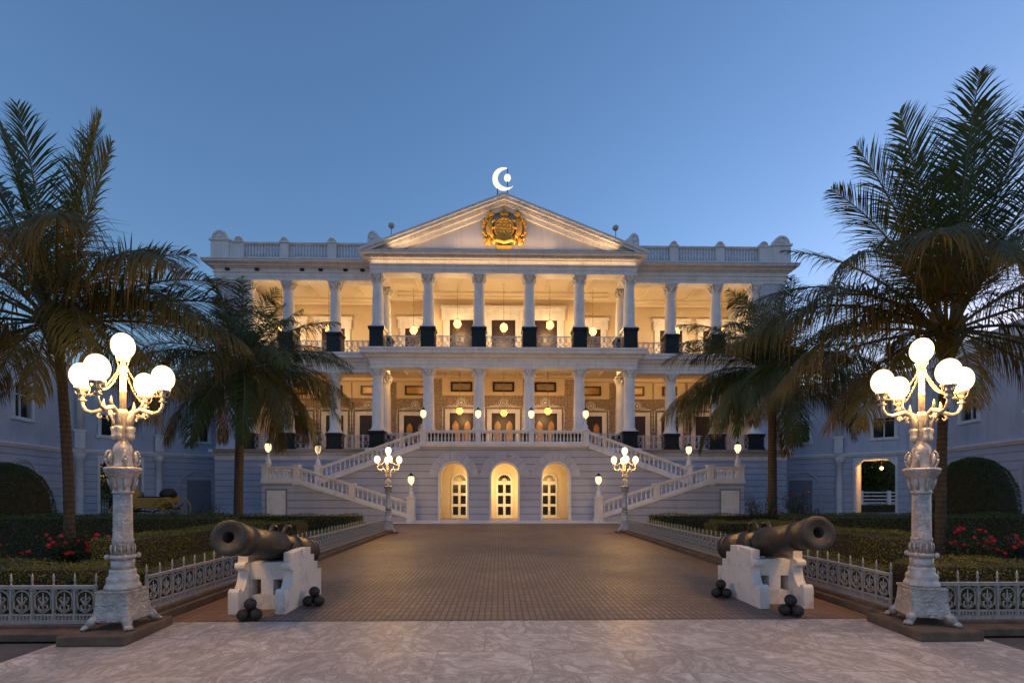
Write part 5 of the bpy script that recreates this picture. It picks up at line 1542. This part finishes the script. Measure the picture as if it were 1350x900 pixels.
# ------------------------------------------------------------------ palms
def frond(par, az, el, L, droop, side=0.0, old=False, r=rnd, lf=0.25, dens=105, soft=1.0, sweep=0.6):
    """one feather frond: rib and leaflets, from the origin of its palm's crown"""
    N = 22
    pts = []; tans = []
    p = Vector((0.12 * math.cos(az), 0.12 * math.sin(az), 0))
    for i in range(N + 1):
        t = i / N
        e = el - droop * t ** 1.35
        a = az + side * t * t
        d = Vector((math.cos(e) * math.cos(a), math.cos(e) * math.sin(a), math.sin(e)))
        pts.append(p.copy()); tans.append(d)
        p = p + d * (L / N)
    mb = MB()
    mb.tube(pts, [0.04 * (L / 5) * (1 - 0.93 * (i / N)) + 0.003 for i in range(N + 1)], 5)
    mb.cur = 1
    nL = int(dens * L / 5 * (1.3 if old else 1)); tear = 0.0
    if old: lf *= 1.25
    roll = r.uniform(-0.5, 0.5)
    for k in range(nL):
        t = 0.13 + 0.87 * (k + 0.5) / nL
        f = t * N; i = min(int(f), N - 1); g = f - i
        c = pts[i].lerp(pts[i + 1], g); T = tans[i].lerp(tans[i + 1], g).normalized()
        S = T.cross(Vector((0, 0, 1)))
        if S.length < 0.05: S = Vector((-math.sin(az), math.cos(az), 0))
        S.normalize()
        Nn = S.cross(T).normalized()
        S2 = S * math.cos(roll) + Nn * math.sin(roll)
        ll = lf * L * (math.sin(PI * min(1, (t * 0.86 + 0.13))) ** 0.6) * r.uniform(0.85, 1.1)
        if k % 9 == 0: tear = r.gauss(0, 0.16)
        for sgn in (-1, 1):
            if r.random() < 0.07: continue
            fw = sweep + 0.85 * t + tear
            d = (S2 * sgn + T * fw + Nn * (0.28 + r.uniform(-0.15, 0.15)) + Vector((r.gauss(0, 0.07), r.gauss(0, 0.07), r.gauss(0, 0.07)))).normalized()
            gl = r.uniform(0.2, 0.9) * (2.0 if old else 1.0) * soft * (2.2 if r.random() < 0.08 else 1)
            w = 0.018 * (0.72 if old else 1.0) * (L / 5) ** 0.5 * r.uniform(0.8, 1.2)
            q = c.copy(); b = len(mb.v)
            prev = d
            segs = 3
            wv = d.cross(Nn)
            wv = wv.normalized() if wv.length > 0.05 else T
            for j in range(segs + 1):
                ww = w * (0.55, 1.0, 0.72, 0.06)[j]
                mb.v.append(tuple(q - wv * ww)); mb.v.append(tuple(q + wv * ww))
                prev = (prev + Vector((0, 0, -gl * (0.25 + 0.3 * j)))).normalized()
                q = q + prev * (ll / segs)
            for j in range(segs):
                mb.f.append((b + 2 * j, b + 2 * j + 1, b + 2 * j + 3, b + 2 * j + 2)); mb.sm.append(True); mb.mi.append(1)
    return mb.build('frond', [MT['rachis'], MT['frond_old_lamplit' if old else 'frond']], par, fix=False)

def palm(x, y, top, lab, fronds, seed, tr=0.17, lean=(0, 0), auto=None, Ls=5.0, soft=1.0, lf=0.25, sweep=0.6, dens=105):
    r = random.Random(seed)
    t = thing('palm_tree', lab, 'palm tree', (x, y, 0), 0, 'palm trees before the palace')
    mb = MB(); pts = []; rad = []
    n = 96
    for i in range(n + 1):
        f = i / n
        pts.append((lean[0] * f * f, lean[1] * f * f, top * f))
        rad.append(tr * (1.25 - 0.45 * f if f < 0.15 else 1.18 - 0.18 * f) * (1 + 0.1 * (i % 2) * r.uniform(0.3, 1.0) + r.uniform(-0.02, 0.02)))
    mb.tube(pts, rad, 14); mb.build('trunk', MT['trunk'], t)
    mb = MB()
    for i in range(26):
        a = r.uniform(0, 2 * PI); z = r.uniform(-0.7, 0.15)
        mb.tube([(lean[0] + tr * 0.8 * math.cos(a), lean[1] + tr * 0.8 * math.sin(a), top + z), (lean[0] + (tr + 0.1) * math.cos(a), lean[1] + (tr + 0.1) * math.sin(a), top + z + 0.25), (lean[0] + (tr + 0.28) * math.cos(a), lean[1] + (tr + 0.28) * math.sin(a), top + z + 0.5)], [0.09, 0.06, 0.02], 6)
    mb.build('leaf_bases', MT['rachis'], t)
    for (az, el, L, dr, sd, old) in fronds:
        o = frond(t, R(az), R(el), L, R(dr), R(sd), old, r, lf, dens, soft * (0.55 if el > 60 else 1.0), sweep)
        o.location = (lean[0], lean[1], top)
    for (n, e0, e1, d0, d1, l0, l1, oldp) in (auto or []):
        ph = r.uniform(0, 360)
        for i in range(n):
            o = frond(t, R(ph + 360 * i / n + r.uniform(-14, 14)), R(r.uniform(e0, e1)), Ls * r.uniform(l0, l1), R(r.uniform(d0, d1)), R(r.uniform(-16, 16)), r.random() < oldp, r, lf, dens, soft, sweep)
            o.location = (lean[0], lean[1], top)
    return t
# azimuth: 0 = right, 90 = away, 180 = left, 270 = towards the camera
palm(-9.88, 11.0, 5.4, 'large palm in the left bed, close behind the left foreground lamp post',
     [(60, 86, 4.9, 8, 0, False), (275, 84, 4.2, 14, 0, False), (180, 82, 4.5, 14, 0, False), (178, 73, 4.8, 20, 0, False), (170, 62, 4.8, 28, 0, False), (0, 78, 4.2, 8, 0, False), (10, 85, 4.8, 10, 0, False),
      (182, 48, 5.0, 45, 0, False), (190, 30, 5.0, 60, 0, False), (180, 8, 4.8, 60, 0, True), (0, 52, 3.5, 62, 0, False), (355, 30, 4.6, 58, 0, False), (5, 22, 4.9, 50, 0, False), (350, 12, 4.8, 52, 0, True), (335, -4, 4.4, 55, 0, True), (22, 14, 4.8, 66, 0, False),
      (312, 30, 5.2, 66, 0, True), (328, 26, 5.2, 62, 0, True), (298, 34, 4.6, 88, 0, True), (262, 40, 4.2, 105, 0, True), (238, 30, 4.2, 95, 0, True), (318, 8, 4.2, 80, 0, True), (205, 12, 4.6, 75, 0, True), (90, 45, 4.6, 60, 0, False), (125, 30, 4.6, 60, 0, False), (55, 30, 4.6, 72, 0, False), (150, 5, 4.4, 60, 0, True), (350, -24, 3.4, 48, 0, True), (305, -20, 3.3, 52, 0, True), (250, -20, 3.3, 50, 0, True), (200, -22, 3.4, 48, 0, True), (345, 24, 4.6, 80, -8, True)],
     3, 0.085, (-0.3, 0.0), None, 5.0, 0.9, 0.25, 0.75, 100)
palm(9.85, 11.0, 5.35, 'large palm in the right bed, close behind the right foreground lamp post',
     [(180, 66, 4.2, 36, 0, False), (172, 75, 4.8, 18, 0, False), (190, 81, 5.0, 12, 0, False), (265, 86, 5.3, 10, 0, False), (100, 84, 5.2, 14, 0, False), (10, 83, 5.6, 10, 0, False), (0, 74, 5.8, 12, 0, False), (350, 66, 5.8, 22, 0, False), (20, 56, 5.2, 40, 0, False), (140, 58, 4.4, 40, 0, False),
      (0, 38, 5.0, 62, 0, True), (180, 33, 5.2, 72, 0, True), (186, 19, 5.5, 62, 0, True), (196, 6, 5.2, 60, 0, True), (170, -3, 4.8, 55, 0, True), (226, 30, 5.2, 66, 0, True), (212, 28, 5.3, 62, 0, True), (238, 36, 4.5, 92, 0, True), (260, 45, 4.3, 110, 0, True), (300, 35, 4.4, 96, 0, True), (330, 20, 4.8, 80, 0, True), (0, 10, 5.0, 70, 0, False), (350, -10, 4.5, 60, 0, True),
      (90, 40, 4.6, 60, 0, False), (62, 28, 4.6, 66, 0, False), (128, 22, 4.6, 70, 0, False), (205, -14, 4.2, 55, 0, True), (178, -22, 3.6, 48, 0, True), (235, -18, 3.4, 55, 0, True), (290, -20, 3.4, 52, 0, True), (345, -25, 3.4, 45, 0, True), (192, 26, 5.0, 78, 8, True)],
     4, 0.085, (0.15, 0.0), None, 5.0, 0.9, 0.25, 0.75, 100)
AUTO2 = [(8, 62, 84, 22, 45, 0.75, 0.9, 0), (9, 34, 56, 60, 90, 0.85, 1.0, 0.0), (11, 5, 28, 75, 105, 0.9, 1.05, 0.1), (13, -25, 6, 50, 75, 0.95, 1.1, 0.5)]
palm(-10.9, 19.9, 6.6, 'smaller palm before the left stair landing, drooping over the left half of the verandahs',
     [(0, 30, 4.6, 70, 0, False), (180, 30, 4.8, 70, 0, False), (10, 55, 4.4, 60, 0, False), (0, -5, 4.6, 60, 0, False)], 5, 0.145, (0.2, 0), AUTO2, 4.5, 1.7, 0.27, 0.6, 120)
palm(11.0, 19.9, 6.6, 'smaller palm before the right stair landing, drooping over the right half of the verandahs',
     [(180, 32, 4.8, 70, 0, False), (0, 30, 4.8, 70, 0, False), (170, 55, 4.4, 60, 0, False), (185, -5, 4.8, 60, 0, False)], 6, 0.145, (0.0, 0), AUTO2, 4.5, 1.7, 0.27, 0.6, 120)

# dark broad tree seen through the gateway, white railing before it
def far_tree(x, y, lab, seed):
    r = random.Random(seed)
    t = thing('broadleaf_tree', lab, 'tree', (x, y, 0))
    mb = MB(); mb.tube([(0, 0, 0), (0.1, 0, 1.2), (0, 0.1, 2.4)], [0.3, 0.22, 0.16], 9)
    tips = []
    for i in range(9):
        a = i * 0.7; q = r.uniform(1.2, 2.6); z = r.uniform(1.6, 6.0)
        mb.tube([(0, 0.1, 2.2), (q * 0.5 * math.cos(a), q * 0.5 * math.sin(a), z * 0.75), (q * math.cos(a), q * math.sin(a), z)], [0.12, 0.07, 0.03], 6); tips.append((q * math.cos(a), q * math.sin(a), z))
    mb.build('trunk', MT['twig'], t)
    mb = MB()
    for i in range(5200):
        c = r.choice(tips); leaf_quad(mb, (c[0] + r.gauss(0, 0.6), c[1] + r.gauss(0, 0.6), c[2] + r.gauss(0, 0.6)), (0, 0, 1), 0.34, r, 1.2)
    mb.build('crown', MT['hedge_dark'], t, fix=False)
for k, (x, y, lab) in enumerate(((33.0, 44.0, 'dark tree seen through the lit right gateway, nearest the gate lantern'), (37.0, 45.5, 'dark tree seen through the lit right gateway, by its right jamb'), (30.5, 47.5, 'dark tree behind the right gateway, half hidden by its left jamb'), (41.0, 52.0, 'dark tree farthest away behind the right gateway'),
                                 (-34.0, 45.0, 'dark tree behind the left gateway, nearest the iron gate'), (-38.0, 48.0, 'dark tree farther away behind the left iron gate'))):
    far_tree(x, y, lab, 71 + k)
t = thing('white_railing', 'low white railing seen through the lit gateway of the right wing', 'railing', (31.5, 40.5, 0))
mb = MB()
for z in (0.95, 1.25, 1.55): mb.box(-6, 6, -0.05, 0.05, z, z + 0.1)
mb.build('rails', MT['white'], t)
for i in range(6):
    mb = MB(); mb.box(-6 + i * 2.4 - 0.12, -6 + i * 2.4 + 0.12, -0.1, 0.1, 0, 1.75); mb.build('post', MT['white'], t)
mb = MB(); mb.box(-6, 6, 0.12, 0.35, 0, 0.8); mb.build('low_wall', MT['plain_wall'], t)
hedge(27.5, 36, 38.9, 39.6, 0.6, 'dark low hedge seen through the lit gateway of the right wing', 'hedge_dark', dens=200, size=0.1, seed=80)
hedge(27, 47, 49.6, 50.4, 3.4, 'added tall dark hedge farthest back, screening the bright sky behind the right gateway', 'hedge_dark', dens=60, size=0.3, seed=82)  # added to shut out the bright low sky under the trees
# iron gate on the left
t = thing('iron_gate', 'dark iron bar gate closing the left wing gateway near the yellow carriage', 'gate', (-25.3, 32.65, 0), R(45))
mb = MB()
for i in range(17): mb.tube([(-1.04 + i * 0.13, 0, 0.05), (-1.04 + i * 0.13, 0, 2.6)], 0.018, 5)
for z in (0.1, 1.2, 2.5): mb.box(-1.06, 1.06, -0.03, 0.03, z, z + 0.07)
mb.build('bars', MT['blackmetal'], t)

# ------------------------------------------------------------------ yellow carriage
t = thing('horse_carriage', 'yellow open horse carriage with black folded hood standing by the left wing', 'carriage', (-20.2, 28.3, 0))
mb = MB()
mb.prism_xz([(-0.95, 0.95), (-0.6, 0.72), (0.6, 0.72), (1.05, 1.0), (1.15, 1.35), (0.7, 1.32), (-0.7, 1.32), (-0.95, 1.35)], -0.6, 0.6)
mb.build('body', MT['carriage'], t, bevel=0.04)
mb = MB(); mb.prism_xz([(-1.75, 1.1), (-1.1, 1.1), (-1.1, 1.75), (-1.3, 1.75), (-1.35, 1.4), (-1.75, 1.35)], -0.5, 0.5); mb.prism_xz([(-1.9, 0.95), (-0.9, 0.95), (-0.9, 1.05), (-1.9, 1.05)], -0.5, 0.5); mb.build('driver_box', MT['carriage'], t, bevel=0.02)
mb = MB(); mb.sphere((0.85, 0, 1.5), 0.42, 14, 9, (0.85, 1.35, 0.85)); mb.build('folded_hood', MT['coach_dark'], t)
mb = MB(); mb.box(-0.5, 0.6, -0.55, 0.55, 1.2, 1.38); mb.build('seat', MT['coach_dark'], t)
for x, r_ in ((-1.45, 0.5), (1.05, 0.66)):
    for y in (-0.72, 0.72):
        mb = MB(); mb.ring((x, y, r_), r_ - 0.03, 0.03, 28, 6)
        wh = mb.build('wheel', MT['carriage'], t)
        mb = MB()
        for k in range(12):
            a = k * PI / 6; mb.tube([(x, y, r_), (x + (r_ - 0.03) * math.cos(a), y, r_ + (r_ - 0.03) * math.sin(a))], 0.016, 5)
        mb.sphere((x, y, r_), 0.09, 9, 6); mb.build('spokes', MT['carriage'], wh)
mb = MB()
mb.box(-1.5, -1.4, -0.7, 0.7, 0.46, 0.54); mb.box(1.0, 1.1, -0.7, 0.7, 0.62, 0.7); mb.tube([(-1.45, 0, 0.6), (0, 0, 0.5), (1.05, 0, 0.75)], 0.05, 6)
for y in (-0.5, 0.5): mb.tube([(-1.6, y, 0.8), (-1.2, y, 0.62), (-0.7, y, 0.85)], 0.03, 6); mb.tube([(0.5, y, 0.75), (1.0, y, 0.66), (1.4, y, 0.95)], 0.03, 6)
mb.build('axles', MT['coach_dark'], t)
for y in (-0.56, 0.56):
    mb = MB(); mb.lathe([(0.03, 0), (0.07, 0.05), (0.08, 0.22), (0.03, 0.3)], -1.0, y, 1.35, 8); mb.build('carriage_lamp', MT['brass'], t)

# dark cabinets on the terrace behind the balustrade
for x, n in ((-3.75, 'left'), (3.75, 'right')):
    t = thing('side_table', 'dark side table with a pale top on the terrace, by the %s inner portico column' % n, 'table', (x, 32.0, F1))
    mb = MB(); mb.box(-0.55, 0.55, -0.3, 0.3, 0.1, 1.15); mb.build('cabinet', MT['coach_dark'], t, bevel=0.02)
    mb = MB(); mb.box(-0.6, 0.6, -0.34, 0.34, 1.151, 1.22); mb.build('table_top', MT['white'], t)
    mb = MB()
    for sx in (-0.45, 0.45): mb.box(sx - 0.05, sx + 0.05, -0.25, 0.25, 0, 0.1)
    mb.build('feet', MT['coach_dark'], t)
t = thing('wall_camera', 'small grey security camera above the middle arch of the staircase', 'camera', (0.25, 27.3, 3.72))
mb = MB(); mb.box(-0.05, 0.05, -0.05, -0.003, -0.05, 0.05); mb.build('mount', MT['plain_wall'], t)
mb = MB(); mb.sphere((0, -0.11, -0.02), 0.1, 10, 7, (1.3, 1, 0.8)); mb.build('dome', MT['silver'], t)
